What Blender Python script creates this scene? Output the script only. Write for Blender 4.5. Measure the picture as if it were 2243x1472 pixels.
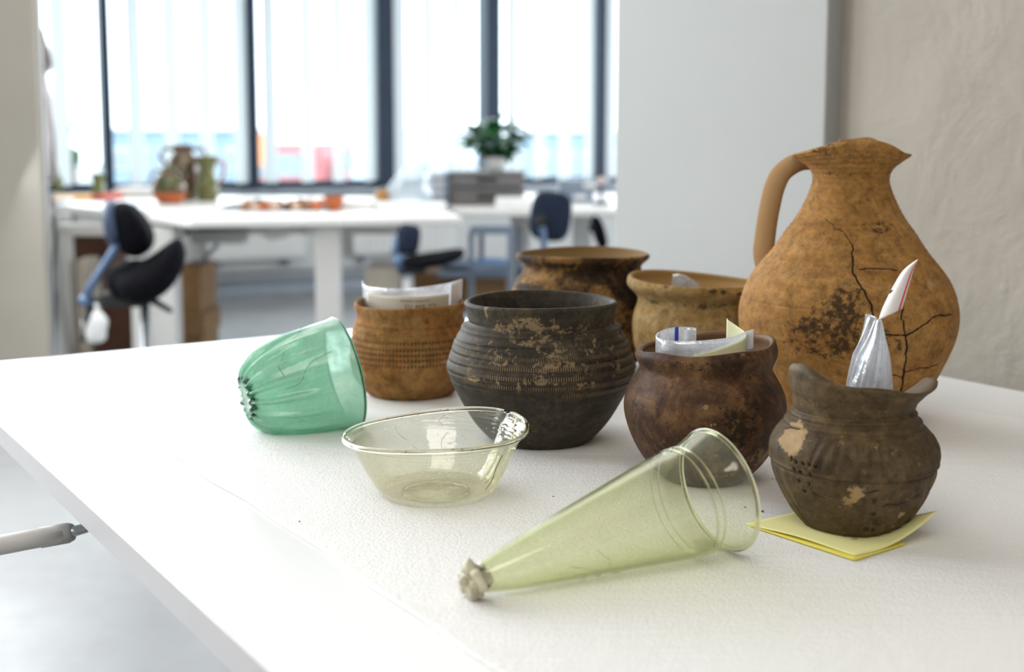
import bpy, bmesh, math, random
import numpy as np
from mathutils import Vector, Matrix, Euler

for o in list(bpy.data.objects):
    bpy.data.objects.remove(o)
random.seed(7)
rng = np.random.default_rng(7)
SC = bpy.context.scene
COL = SC.collection
PI = math.pi

# ------------------------------------------------------------------ camera
W, H = 2243, 1472
FPX, PITCH, HORIZON = 2750.0, math.radians(6.5), 300.0
CAMZ, TZ = 1.05, 0.74
CX, CY = W / 2, HORIZON + FPX * math.tan(PITCH)
cam = bpy.data.cameras.new('camera')
cam.sensor_width = 36.0
cam.lens = FPX / W * 36.0
cam.shift_y = (CY - H / 2) / W
cam.clip_start, cam.clip_end = 0.05, 300
cam.dof.use_dof = True
cam.dof.focus_distance = 1.10
cam.dof.aperture_fstop = 4.6
camo = bpy.data.objects.new('camera', cam)
COL.objects.link(camo)
camo.location = (0, 0, CAMZ)
camo.rotation_euler = (PI / 2 - PITCH, 0, 0)
SC.camera = camo

# ------------------------------------------------------------------ light and exposure
SC.view_settings.view_transform = 'Standard'
SC.view_settings.look = 'None'
SC.view_settings.gamma = 1
SC.view_settings.use_curve_mapping = False
SC.view_settings.exposure = 0.38
world = bpy.data.worlds.new('sky')
SC.world = world
world.use_nodes = True
wb = world.node_tree.nodes['Background']
wb.inputs['Color'].default_value = (0.86, 0.94, 1.0, 1)
wb.inputs['Strength'].default_value = 4.2
SC.cycles.max_bounces = 10
SC.cycles.diffuse_bounces = 4
SC.cycles.glossy_bounces = 4
SC.cycles.transmission_bounces = 8
SC.cycles.transparent_max_bounces = 24
SC.cycles.caustics_reflective = False
SC.cycles.caustics_refractive = False
SC.cycles.sample_clamp_indirect = 6


def area(name, loc, target, sx, sy, power, color):
    l = bpy.data.lights.new(name, 'AREA')
    l.shape = 'RECTANGLE'
    l.size, l.size_y, l.energy, l.color = sx, sy, power, color
    o = bpy.data.objects.new(name, l)
    COL.objects.link(o)
    o.location = loc
    d = Vector(target) - Vector(loc)
    o.rotation_euler = d.to_track_quat('-Z', 'Y').to_euler()
    return o


for k_ in range(3):      # three unseen area lights give window daylight from the left, split for broken reflections
    area('side_daylight_light', (-2.95 + .42 * k_, 2.1 + 1.15 * k_, 1.8), (0.1, 1.2, 0.75), .85, 1.9, 40, (0.92, 0.965, 1.0))
area('daylight_far_window', (-1.5, 7.4, 1.7), (0.0, 1.0, 0.6), 5.0, 1.6, 46, (0.88, 0.95, 1.0))
area('ceiling_lamp_light', (-0.3, -0.5, 2.9), (0.1, 1.3, 0.7), 1.8, 1.8, 30, (1.0, 0.93, 0.82))
area('ceiling_lamp_light_far', (-1.0, 4.5, 2.9), (-1.0, 4.5, 0), 3.0, 3.0, 30, (1.0, 0.95, 0.88))

# ------------------------------------------------------------------ geometry helpers
_F = Vector((0, math.cos(PITCH), -math.sin(PITCH)))
_U = Vector((0, math.sin(PITCH), math.cos(PITCH)))


def ray(px, py):
    return _F + Vector((1, 0, 0)) * ((px - CX) / FPX) - _U * ((py - CY) / FPX)


def P(px, py, Y):
    d = ray(px, py)
    return Vector((0, 0, CAMZ)) + d * (Y / d.y)


def G(px, py, z=TZ):
    d = ray(px, py)
    return Vector((0, 0, CAMZ)) + d * ((z - CAMZ) / d.z)


def tag(o, label=None, cat=None, group=None, kind=None):
    if label: o['label'] = label
    if cat: o['category'] = cat
    if group: o['group'] = group
    if kind: o['kind'] = kind
    return o


def empty(name, loc, label=None, cat=None, group=None, kind=None, rotz=0):
    o = bpy.data.objects.new(name, None)
    COL.objects.link(o)
    o.location = loc
    o.rotation_euler = (0, 0, rotz)
    o.empty_display_size = 0.02
    return tag(o, label, cat, group, kind)


def origin(parent):
    v = Vector((0, 0, 0))
    while parent is not None:
        v += parent.location
        parent = parent.parent
    return v


def mesh_obj(name, verts, faces, mat=None, parent=None, smooth=True, attrs=None, loc=None):
    """verts are world coordinates (or local to loc)"""
    me = bpy.data.meshes.new(name)
    v = np.asarray(verts, dtype=float)
    off = np.zeros(3)
    if loc is None:
        if parent is not None:
            off = np.array(origin(parent))
        else:
            c = v.mean(axis=0)
            off = np.array((c[0], c[1], v[:, 2].min()))
    v = v - off
    if isinstance(faces, np.ndarray) and faces.shape[1] == 4:
        n = len(faces)
        me.vertices.add(len(v))
        me.vertices.foreach_set('co', v.ravel())
        me.loops.add(n * 4)
        me.loops.foreach_set('vertex_index', faces.ravel().astype(np.int32))
        me.polygons.add(n)
        me.polygons.foreach_set('loop_start', np.arange(0, n * 4, 4, dtype=np.int32))
        me.update(calc_edges=True)
    else:
        me.from_pydata([tuple(p) for p in v], [], [tuple(int(i) for i in f) for f in faces])
    me.polygons.foreach_set('use_smooth', [smooth] * len(me.polygons))
    if attrs:
        for k, a in attrs.items():
            at = me.attributes.new(k, 'FLOAT', 'POINT')
            at.data.foreach_set('value', np.asarray(a, dtype=np.float32).ravel())
    if mat: me.materials.append(mat)
    me.update()
    o = bpy.data.objects.new(name, me)
    COL.objects.link(o)
    if parent is not None:
        o.parent = parent
    elif loc is None:
        o.location = off
    else:
        o.location = loc
    return o


def bm_obj(name, bm, mat=None, parent=None, smooth=False):
    bm.verts.ensure_lookup_table()
    bmesh.ops.recalc_face_normals(bm, faces=bm.faces[:])
    v = [tuple(x.co) for x in bm.verts]
    bm.verts.index_update()
    f = [[q.index for q in x.verts] for x in bm.faces]
    bm.free()
    return mesh_obj(name, v, f, mat, parent, smooth)


def add_box(bm, c, s, yaw=0.0, bevel=0.0, rot=None, taper=1.0):
    M = (rot.to_matrix() if rot is not None else Matrix.Rotation(yaw, 3, 'Z'))
    b = bmesh.new()
    bmesh.ops.create_cube(b, size=1)
    for v in b.verts:
        k = taper if v.co.z < 0 else 1.0
        v.co = Vector((v.co.x * s[0] * k, v.co.y * s[1] * k, v.co.z * s[2]))
    if bevel > 0:
        bmesh.ops.bevel(b, geom=b.edges[:], offset=min(bevel, min(s) * 0.45), segments=2, profile=0.5, affect='EDGES')
    vm = {}
    for v in b.verts:
        vm[v] = bm.verts.new(M @ v.co + Vector(c))
    for f in b.faces:
        bm.faces.new([vm[v] for v in f.verts])
    b.free()
    return bm


def box(name, c, s, mat, parent=None, yaw=0.0, bevel=0.004, rot=None, taper=1.0):
    return bm_obj(name, add_box(bmesh.new(), c, s, yaw, bevel, rot, taper), mat, parent)


def add_tube(bm, pts, r, n=10, cap=True, flat=1.0):
    pts = [Vector(p) for p in pts]
    rad = r if isinstance(r, (list, tuple)) else [r] * len(pts)
    rings = []
    up = Vector((0, 0, 1))
    for i, p in enumerate(pts):
        t = (pts[min(i + 1, len(pts) - 1)] - pts[max(i - 1, 0)]).normalized()
        a = up if abs(t.dot(up)) < 0.95 else Vector((0, 1, 0))
        x = t.cross(a).normalized()
        y = x.cross(t).normalized()
        rings.append([bm.verts.new(p + (x * math.cos(2 * PI * k / n) + y * (flat * math.sin(2 * PI * k / n))) * rad[i]) for k in range(n)])
    for i in range(len(rings) - 1):
        for k in range(n):
            bm.faces.new((rings[i][k], rings[i][(k + 1) % n], rings[i + 1][(k + 1) % n], rings[i + 1][k]))
    if cap:
        bm.faces.new(rings[0][::-1]); bm.faces.new(rings[-1])
    return bm


def tube(name, pts, r, mat, parent=None, n=10, flat=1.0):
    return bm_obj(name, add_tube(bmesh.new(), pts, r, n, True, flat), mat, parent, True)


def catmull(pts, n):
    """n samples through the points, even in arc length"""
    p = np.array(pts, dtype=float)
    q = np.vstack([2 * p[0] - p[1], p, 2 * p[-1] - p[-2]])
    out = []
    for i in range(len(p) - 1):
        a, b, c, d = q[i], q[i + 1], q[i + 2], q[i + 3]
        for t in np.linspace(0, 1, 24, endpoint=False):
            out.append(0.5 * ((2 * b) + (-a + c) * t + (2 * a - 5 * b + 4 * c - d) * t * t + (-a + 3 * b - 3 * c + d) * t ** 3))
    out.append(p[-1])
    out = np.array(out)
    s = np.r_[0, np.cumsum(np.linalg.norm(np.diff(out, axis=0), axis=1))]
    u = np.linspace(0, s[-1], n)
    return np.stack([np.interp(u, s, out[:, k]) for k in range(out.shape[1])], axis=1)


def lumps(th, z, amp, seed, kz=30.0):
    r = np.random.default_rng(seed)
    out = np.zeros_like(th)
    for m in range(1, 7):
        out += np.sin(m * th + r.uniform(0, 6.28) + np.sin(z * kz * r.uniform(.5, 1.5) + r.uniform(0, 6))) * amp / m
    return out * 0.6


class Lathe:
    """A turned vessel. prof: outer (r, z) from the foot to the rim, z from its foot."""

    def __init__(s, prof, wall, nth=256, nout=150, nin=40, lip=5, closed=True):
        s.prof = np.array(prof, float)
        s.wall = wall
        out = catmull(prof, nout)
        out[:, 0] = np.maximum(out[:, 0], 0.0)
        s.out = out
        top = out[-1]
        ins = out[::-1].copy()
        ins[:, 0] = np.maximum(ins[:, 0] - wall, 0)
        ins[:, 1] = np.maximum(ins[:, 1], out[0, 1] + wall)
        ins = ins[np.linspace(0, len(ins) - 1, nin).astype(int)]
        arc = []
        for k in range(1, lip):
            a = PI * k / lip
            arc.append((top[0] - wall / 2 + math.cos(a) * wall / 2, top[1] + math.sin(a) * wall / 2))
        full = np.vstack([out, np.array(arc), ins])
        s.nout = nout
        s.full = full
        s.nth = nth
        th = -PI + 2 * PI * np.arange(nth) / nth
        s.TH, s.R = np.meshgrid(th, full[:, 0])
        _, s.Z = np.meshgrid(th, full[:, 1])
        s.OUT = np.zeros_like(s.R); s.OUT[:nout + lip // 2] = 1
        s.attrs = {}

    def radius(s, z):
        return np.interp(z, s.out[:, 1], s.out[:, 0])

    def verts(s, M=None):
        v = np.stack([s.R * np.sin(s.TH), -s.R * np.cos(s.TH), s.Z], axis=-1).reshape(-1, 3)
        if M is not None:
            A = np.array(M)
            v = v @ A[:3, :3].T + A[:3, 3]
        return v

    def faces(s):
        n, m = s.R.shape[1], s.R.shape[0]
        i = np.arange(n); j = np.arange(m - 1)
        I, J = np.meshgrid(i, j)
        a = J * n + I; b = J * n + (I + 1) % n
        return np.stack([a, b, b + n, a + n], axis=-1).reshape(-1, 4)

    def build(s, name, M, mat, parent=None):
        at = {k: v.ravel() for k, v in s.attrs.items()}
        at['out'] = s.OUT.ravel()
        at['th'] = s.TH.ravel()
        at['zz'] = s.Z.ravel()
        return mesh_obj(name, s.verts(M), s.faces(), mat, parent, True, at)


def px_profile(cx, Y, rows, z0, r_foot):
    """silhouette rows (py, half width in px) at distance Y -> (r, z - z0)"""
    out = [(0.0, 0.0), (r_foot * 0.6, 0.0), (r_foot, 0.0005)]
    for py, hw in sorted(rows, reverse=True):
        z = P(cx, py, Y).z - z0
        r = P(cx + hw, py, Y).x - P(cx, py, Y).x
        out.append((r, z))
    return out


def on_surface(L, c, px, py):
    """angle and height of the surface point of a vessel at c that a mark stands on"""
    d = ray(px, py)
    for Y in np.arange(c.y - 0.2, c.y + 0.02, 0.0008):
        p = Vector((0, 0, CAMZ)) + d * (Y / d.y)
        dx, dy = p.x - c.x, p.y - c.y
        if math.hypot(dx, dy) <= L.radius(p.z - c.z):
            return math.atan2(dx, -dy), p.z - c.z
    p = P(px, py, c.y)
    rr = max(L.radius(p.z - c.z), 1e-4)
    return math.asin(max(-1, min(1, (p.x - c.x) / rr))), p.z - c.z


def blobs(L, c, items):
    """soft spots (px, py, rx, ry, strength) -> field over the vessel's surface"""
    f = np.zeros_like(L.R)
    for px, py, rx, ry, st in items:
        th, z = on_surface(L, c, px, py)
        k = c.y / FPX
        r0 = L.radius(z)
        dth = (L.TH - th + PI) % (2 * PI) - PI
        d = np.sqrt((dth * r0 / (rx * k)) ** 2 + ((L.Z - z) / (ry * k)) ** 2)
        f = np.maximum(f, st * np.clip(1.25 - 0.6 * d, 0, 1) * (d < 2.2))
    return f * L.OUT


def crackfield(L, c, lines, w, seed=1):
    r = np.random.default_rng(seed)
    f = np.zeros_like(L.R)
    for ln in lines:
        ww = w
        if isinstance(ln, tuple): ln, ww = ln
        pts = []
        for k in range(len(ln) - 1):
            a, b = np.array(ln[k], float), np.array(ln[k + 1], float)
            n = max(2, int(np.linalg.norm(b - a) / 7))
            for t in np.linspace(0, 1, n, endpoint=False):
                pts.append(a + (b - a) * t + r.normal(0, 1.1, 2))
        pts.append(np.array(ln[-1], float))
        s = np.array([on_surface(L, c, p[0], p[1]) for p in pts])
        for k in range(len(s) - 1):
            (t0, z0), (t1, z1) = s[k], s[k + 1]
            r0 = L.radius((z0 + z1) / 2)
            X = ((L.TH - t0 + PI) % (2 * PI) - PI) * r0; Y = L.Z - z0
            dx, dy = (t1 - t0) * r0, z1 - z0
            u = np.clip((X * dx + Y * dy) / (dx * dx + dy * dy + 1e-12), 0, 1)
            d = np.hypot(X - u * dx, Y - u * dy)
            wk = ww * (0.7 + 0.6 * r.random())
            f = np.maximum(f, np.exp(-(d / wk) ** 2))
    return f * L.OUT


def ellipsoid(name, c, s, mat, parent=None, rot=None, n=20, m=12, power=1.0, dent=None):
    M = rot.to_matrix() if rot is not None else Matrix.Identity(3)
    v, f = [], []
    for j in range(m + 1):
        ph = -PI / 2 + PI * j / m
        for i in range(n):
            t = 2 * PI * i / n
            q = [math.cos(ph) * math.cos(t), math.cos(ph) * math.sin(t), math.sin(ph)]
            q = [math.copysign(abs(a) ** power, a) for a in q]
            p = Vector((q[0] * s[0], q[1] * s[1], q[2] * s[2]))
            if dent: p = dent(p)
            v.append(tuple(M @ p + Vector(c)))
    for j in range(m):
        for i in range(n):
            f.append((j * n + i, j * n + (i + 1) % n, (j + 1) * n + (i + 1) % n, (j + 1) * n + i))
    return mesh_obj(name, v, np.array(f), mat, parent, True)


def sheet(name, grid, mat, parent=None, thick=0.0004, attrs=None):
    """grid[j][i] of points -> a thin sheet with real thickness"""
    g = np.array([[tuple(p) for p in row] for row in grid], float)
    m, n = g.shape[:2]
    du = np.gradient(g, axis=1); dv = np.gradient(g, axis=0)
    nn = np.cross(du, dv); nn /= (np.linalg.norm(nn, axis=-1, keepdims=True) + 1e-12)
    a = (g + nn * thick / 2).reshape(-1, 3); b = (g - nn * thick / 2).reshape(-1, 3)
    f = []
    N = m * n
    for j in range(m - 1):
        for i in range(n - 1):
            q = (j * n + i, j * n + i + 1, (j + 1) * n + i + 1, (j + 1) * n + i)
            f.append(q); f.append(tuple(N + k for k in q[::-1]))
    rim = [i for i in range(n)] + [j * n + n - 1 for j in range(1, m)] + [(m - 1) * n + i for i in range(n - 2, -1, -1)] + [j * n for j in range(m - 2, 0, -1)]
    for k in range(len(rim)):
        p, q = rim[k], rim[(k + 1) % len(rim)]
        f.append((q, p, N + p, N + q))
    at = None
    if attrs: at = {k: np.r_[np.ravel(x), np.ravel(x)] for k, x in attrs.items()}
    return mesh_obj(name, np.vstack([a, b]), np.array(f), mat, parent, True, at)


def text_flat(s, size):
    cu = bpy.data.curves.new('lettering', 'FONT')
    cu.body = s; cu.size = size; cu.resolution_u = 3
    o = bpy.data.objects.new('lettering_tmp', cu)
    COL.objects.link(o)
    dg = bpy.context.evaluated_depsgraph_get()
    me = bpy.data.meshes.new_from_object(o.evaluated_get(dg))
    v = [tuple(p.co) for p in me.vertices]; f = [tuple(p.vertices) for p in me.polygons]
    bpy.data.objects.remove(o); bpy.data.curves.remove(cu); bpy.data.meshes.remove(me)
    return v, f


# ------------------------------------------------------------------ materials
class Mat:
    def __init__(s, name):
        s.m = bpy.data.materials.new(name)
        s.m.use_nodes = True
        s.t = s.m.node_tree
        s.t.nodes.clear()
        s.out = s.t.nodes.new('ShaderNodeOutputMaterial')
        s.tc = s.t.nodes.new('ShaderNodeTexCoord')

    def set(s, inp, v):
        if isinstance(v, bpy.types.NodeSocket): s.t.links.new(v, inp)
        elif v is not None:
            if isinstance(v, (tuple, list)) and len(v) == 3 and inp.type == 'RGBA': v = (*v, 1)
            inp.default_value = v

    def node(s, typ, props=None, **ins):
        n = s.t.nodes.new('ShaderNode' + typ)
        for k, v in (props or {}).items(): setattr(n, k, v)
        for k, v in ins.items():
            s.set(n.inputs[int(k[1:])] if k[0] == '_' else n.inputs[k], v)
        return n

    def noise(s, scale=5, detail=4, rough=.55, dist=0, vec=None, stretch=None):
        v = vec or s.tc.outputs['Object']
        if stretch: v = s.node('Mapping', None, Vector=v, Scale=stretch).outputs[0]
        return s.node('TexNoise', None, Vector=v, Scale=scale, Detail=detail, Roughness=rough, Distortion=dist).outputs[0]

    def voro(s, scale=20, feature='F1', vec=None, out=0):
        return s.node('TexVoronoi', {'feature': feature}, Vector=vec or s.tc.outputs['Object'], Scale=scale).outputs[out]

    def ramp(s, fac, stops, interp='LINEAR'):
        n = s.t.nodes.new('ShaderNodeValToRGB')
        cr = n.color_ramp
        cr.interpolation = interp
        while len(cr.elements) < len(stops): cr.elements.new(0.5)
        for e, (p, c) in zip(cr.elements, stops):
            e.position = p
            e.color = (c, c, c, 1) if isinstance(c, (int, float)) else (*c, 1)
        s.set(n.inputs[0], fac)
        return n.outputs[0]

    def mix(s, fac, a, b, mode='MIX'):
        n = s.t.nodes.new('ShaderNodeMix')
        n.data_type = 'RGBA'; n.blend_type = mode
        s.set(n.inputs[0], fac); s.set(n.inputs[6], a); s.set(n.inputs[7], b)
        return n.outputs[2]

    def math(s, op, a, b=0.0, clamp=False):
        n = s.t.nodes.new('ShaderNodeMath')
        n.operation = op; n.use_clamp = clamp
        s.set(n.inputs[0], a); s.set(n.inputs[1], b)
        return n.outputs[0]

    def attr(s, name):
        return s.node('Attribute', {'attribute_name': name}).outputs['Fac']

    def bump(s, h, strength=.3, dist=.001, normal=None):
        n = s.node('Bump', None, Height=h, Strength=strength, Distance=dist)
        if normal: s.set(n.inputs['Normal'], normal)
        return n.outputs[0]

    def principled(s, color, rough=.6, normal=None, metal=0, spec=.5, **kw):
        n = s.t.nodes.new('ShaderNodeBsdfPrincipled')
        s.set(n.inputs['Base Color'], color); s.set(n.inputs['Roughness'], rough)
        s.set(n.inputs['Metallic'], metal); s.set(n.inputs['Specular IOR Level'], spec)
        if normal: s.set(n.inputs['Normal'], normal)
        for k, v in kw.items(): s.set(n.inputs[k.replace('_', ' ')], v)
        return n.outputs[0]

    def done(s, sh):
        s.t.links.new(sh, s.out.inputs[0])
        return s.m


def plain(name, color, rough=.5, metal=0, var=.08, scale=12, bump=.0, spec=.5):
    m = Mat(name)
    n = m.noise(scale, 4)
    c = m.mix(m.ramp(n, [(.3, 0.0), (.7, 1.0)]), tuple(x * (1 - var) for x in color), tuple(min(1, x * (1 + var)) for x in color))
    nb = m.bump(m.noise(scale * 12, 3), bump, .001) if bump else None
    return m.done(m.principled(c, rough, nb, metal, spec))


def clay(name, stops, blend_scale=18, dark=(.02, .016, .012), light=(.45, .3, .14), rough=.85,
         speck=.5, speck_scale=260, grain=.35, soot=None, streak=0.0, roulette=None, warp=1.5, inner=None, bumpd=.0014, mottle=.54, spec=.22, dots=False):
    """fired clay: m1 = dark spots, m2 = pale or worn spots, m3 = cracks"""
    m = Mat(name)
    n1 = m.noise(blend_scale, 6, .62, warp)
    if streak:
        n2 = m.noise(blend_scale * .8, 5, .6, .4, stretch=(1, 1, 9))
        n1 = m.math('ADD', m.math('MULTIPLY', n1, 1 - streak), m.math('MULTIPLY', n2, streak))
    col = m.ramp(n1, stops)
    mot = m.ramp(m.noise(85, 8, .78, .4), [(.36, mottle), (.64, 1.30)])
    col = m.mix(1.0, col, mot, 'MULTIPLY')
    fine = m.noise(speck_scale, 3, .7)
    col = m.mix(m.math('MULTIPLY', m.ramp(fine, [(.3, 1.0), (.42, 0.0)]), speck), col, dark)
    col = m.mix(m.math('MULTIPLY', m.ramp(m.noise(speck_scale * .6, 4, .75), [(.60, 0.0), (.72, 1.0)]), speck * .6), col, light)
    edge = m.noise(150, 8, .8, .3)
    big = m.noise(34, 6, .65, .8)
    e = m.math('ADD', m.math('MULTIPLY', edge, .62), m.math('MULTIPLY', big, .38))
    e = m.ramp(e, [(.36, 0.0), (.64, 1.0)])
    f2 = m.math('SUBTRACT', m.math('ADD', m.attr('m2'), e), 1.02)
    f2 = m.ramp(f2, [(0.0, 0.0), (.1, 1.0)])
    col = m.mix(m.math('MULTIPLY', f2, .85), col, m.mix(m.noise(140, 4, .7), tuple(x * .62 for x in light), tuple(min(1, x * 1.25) for x in light)))
    f1 = m.math('SUBTRACT', m.math('ADD', m.attr('m1'), e), .98)
    f1 = m.ramp(f1, [(0.0, 0.0), (.22, 1.0)])
    col = m.mix(m.math('MULTIPLY', f1, .88), col, dark)
    h = m.math('ADD', m.math('MULTIPLY', m.noise(220, 5, .65), .5), m.math('MULTIPLY', m.noise(45, 5, .6), 1.0))
    h = m.math('ADD', h, m.math('MULTIPLY', f2, .12))
    if roulette:
        cnt = roulette
        w = m.math('SINE', m.math('MULTIPLY', m.attr('th'), float(cnt)))
        wv = m.math('MULTIPLY', m.math('MULTIPLY', w, m.attr('rl')), m.ramp(m.noise(30, 3), [(.35, .35), (.6, 1.0)]))
        h = m.math('ADD', h, m.math('MULTIPLY', wv, .28))
        hl = m.math('MULTIPLY', m.math('GREATER_THAN', wv, .25), m.ramp(m.noise(40, 4, .7), [(.36, .15), (.55, .95)]))
        if not dots: col = m.mix(hl, col, tuple(x * .75 for x in light))
        dk = m.math('MULTIPLY', m.math('LESS_THAN', wv, -.12 if dots else -.25), .92 if dots else .5)
        col = m.mix(dk, col, dark)
    if inner:
        col = m.mix(m.attr('out'), inner, col)
    cr = m.attr('m3')
    col = m.mix(m.ramp(cr, [(.25, 0.0), (.6, 1.0)]), col, (.018, .012, .008))
    nb = m.bump(h, grain, bumpd)
    return m.done(m.principled(col, rough, nb, 0, spec))


def thin_glass(name, tint, edge, haze=.06, haze_col=(.9, .95, .9), wob=.15, rough=.03, wscale=60, spots=0.0, patch=None, f0=.045):
    """blown glass wall: see-through, tinted more where one looks along it, mirror-like at grazing angles"""
    m = Mat(name)
    nb = m.bump(m.noise(wscale, 3, .5), wob, .002)
    lw = m.node('LayerWeight', None, Blend=.5, Normal=nb).outputs['Facing']
    p5 = m.math('POWER', lw, 4.0)
    fr = m.math('ADD', m.math('MULTIPLY', p5, .75), f0)
    tr = m.mix(m.math('POWER', lw, 2.2), tint, edge)
    T = m.node('BsdfTransparent', None, Color=tr).outputs[0]
    Gl = m.node('BsdfGlossy', None, Color=(1, 1, 1), Roughness=rough, Normal=nb).outputs[0]
    D = m.node('BsdfDiffuse', None, Color=haze_col).outputs[0]
    Tl = m.node('BsdfTranslucent', None, Color=haze_col).outputs[0]
    DT = m.node('MixShader', None, Fac=.5)
    m.t.links.new(D, DT.inputs[1]); m.t.links.new(Tl, DT.inputs[2])
    hz = m.math('MULTIPLY', m.ramp(m.noise(26, 6, .65, .5), [(.3, .45), (.7, 1.5)]), haze)
    if patch:
        hz = m.math('ADD', hz, m.math('MULTIPLY', m.math('MULTIPLY', m.attr('m2'), m.ramp(m.noise(60, 7, .7), [(.35, .3), (.65, 1.0)])), patch))
    if spots:
        sp = m.ramp(m.voro(150), [(.1, 1.0), (.17, 0.0)])
        hz = m.math('ADD', hz, m.math('MULTIPLY', sp, spots))
    M1 = m.node('MixShader', None, Fac=hz)
    m.t.links.new(T, M1.inputs[1]); m.t.links.new(DT.outputs[0], M1.inputs[2])
    M2 = m.node('MixShader', None, Fac=fr)
    m.t.links.new(M1.outputs[0], M2.inputs[1]); m.t.links.new(Gl, M2.inputs[2])
    return m.done(M2.outputs[0])


def solid_glass(name, color, rough=.02):
    m = Mat(name)
    return m.done(m.principled(color, rough, m.bump(m.noise(80, 3), .12, .001), Transmission_Weight=1.0, IOR=1.5))

M = {}
M['white_wall'] = plain('wall_paint', (.63, .62, .60), .8, var=.03, scale=3, bump=.15)
M['far_wall'] = plain('far_wall_paint', (.56, .56, .55), .8, var=.02, scale=2)
M['ceiling'] = plain('ceiling_paint', (.72, .71, .69), .9, var=.02, scale=2)
M['pillar'] = plain('pillar_paint', (.44, .405, .35), .75, var=.03, scale=4, bump=.1)
M['pier'] = plain('pier_paint', (.375, .38, .37), .75, var=.02, scale=4, bump=.08)
M['steel_blue'] = plain('window_steel', (.018, .034, .066), .45, 0, var=.1, spec=.3)
M['grey_metal'] = plain('grey_metal', (.30, .33, .37), .4, .4, var=.06)
M['blue_metal'] = plain('blue_grey_metal', (.10, .16, .27), .4, .3, var=.08)
M['chrome'] = plain('brushed_steel', (.55, .57, .60), .25, .9, var=.05)
M['laminate_far'] = plain('far_desk_laminate', (.80, .79, .77), .35, var=.02)
M['white_metal'] = plain('white_metal', (.66, .65, .63), .45, var=.03)
M['grey_plastic'] = plain('grey_plastic', (.42, .42, .41), .5, var=.05)
M['black'] = plain('black_upholstery', (.004, .004, .006), .9, var=.3, scale=60, bump=.3, spec=.08)
M['navy'] = plain('navy_upholstery', (.022, .030, .052), .8, var=.25, scale=60, bump=.3, spec=.08)
M['duct'] = plain('blue_grey_duct', (.10, .12, .15), .6)
M['trolley'] = plain('trolley_metal', (.17, .22, .30), .5)
M['navy_shell'] = plain('navy_shell_plastic', (.03, .05, .10), .4)
M['cardboard'] = plain('cardboard', (.30, .17, .075), .85, var=.12, scale=14, bump=.1)
M['cardboard_dark'] = plain('dark_cardboard', (.10, .045, .025), .85, var=.2, scale=14)
M['cardboard_pale'] = plain('pale_cardboard', (.62, .55, .46), .85, var=.08, scale=14)
M['crate'] = plain('grey_crate', (.145, .135, .135), .6, var=.1, scale=10)
M['crate_blue'] = plain('blue_grey_crate', (.24, .29, .37), .55, var=.1, scale=10)
M['paper'] = plain('white_paper', (.82, .82, .82), .8, var=.03)
M['paper_yellow'] = plain('yellow_paper', (.80, .42, .10), .8, var=.15)
M['paper_red'] = plain('pink_paper', (.62, .13, .09), .8, var=.1)
M['paper_blue'] = plain('blue_paper', (.16, .33, .60), .7, var=.1)
M['leaf'] = plain('plant_leaf', (.010, .105, .022), .35, var=.5, scale=25)
M['leaf_out'] = plain('tree_leaf', (.10, .17, .09), .7, var=.4, scale=3)
M['bark'] = plain('tree_bark', (.12, .09, .07), .9)
M['pot_white'] = plain('white_plant_pot', (.70, .70, .68), .35, var=.03)
M['soil'] = plain('soil', (.04, .025, .015), .95)
M['terracotta'] = plain('terracotta', (.50, .13, .04), .7, var=.2, scale=20)
M['sherd'] = plain('sherd_clay', (.30, .14, .07), .8, var=.4, scale=30)
M['sherd_pale'] = plain('pale_sherd', (.62, .45, .34), .7, var=.2, scale=30)
M['van_red'] = plain('red_van_paint', (.52, .13, .13), .3)
M['van_white'] = plain('pale_van_paint', (.50, .60, .70), .3)
M['orange_paint'] = plain('orange_paint', (.80, .34, .16), .4)
M['out_wall'] = plain('pale_facade', (.60, .64, .68), .8, var=.05, scale=.5)
M['out_wall_blue'] = plain('blue_facade', (.25, .34, .43), .8, var=.05, scale=.5)
M['out_glass'] = plain('dark_window', (.26, .30, .34), .1)
M['rubber'] = plain('tyre_rubber', (.02, .02, .02), .8)
M['asphalt'] = plain('asphalt', (.30, .31, .32), .9, var=.1, scale=.4)

m = Mat('green_glaze')
n = m.noise(26, 5, .6, .8)
M['glaze'] = m.done(m.principled(m.ramp(n, [(.36, (.016, .04, .006)), (.46, (.07, .10, .012)), (.54, (.16, .065, .025)), (.64, (.04, .018, .01))]), .13, None, 0, .8))
m = Mat('brown_glaze')
n = m.noise(24, 5, .6, .8)
M['glaze_brown'] = m.done(m.principled(m.ramp(n, [(.38, (.035, .016, .010)), (.47, (.12, .045, .022)), (.55, (.09, .085, .02)), (.64, (.20, .085, .035))]), .12, None, 0, .9))
m = Mat('olive_glaze')
n = m.noise(22, 5, .6, .8)
M['glaze_olive'] = m.done(m.principled(m.ramp(n, [(.3, (.06, .08, .015)), (.55, (.13, .14, .03)), (.72, (.20, .09, .03))]), .15, None, 0, .8))

m = Mat('concrete_floor')
n1 = m.noise(.9, 6, .6, .6); n2 = m.noise(5, 6, .65)
c = m.mix(m.ramp(n1, [(.35, 0.0), (.65, 1.0)]), (.235, .238, .244), (.30, .302, .303))
c = m.mix(m.ramp(n2, [(.45, 0.0), (.8, .35)]), c, (.16, .15, .14))
M['floor'] = m.done(m.principled(c, m.ramp(n2, [(.3, .30), (.7, .46)]), m.bump(n2, .06, .002), 0, .45))

m = Mat('window_pane')
T = m.node('BsdfTransparent', None, Color=(.93, .97, .98)).outputs[0]
Gs = m.node('BsdfGlossy', None, Color=(1, 1, 1), Roughness=.01).outputs[0]
mx = m.node('MixShader', None, Fac=.05)
m.t.links.new(T, mx.inputs[1]); m.t.links.new(Gs, mx.inputs[2])
M['pane'] = m.done(mx.outputs[0])

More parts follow.
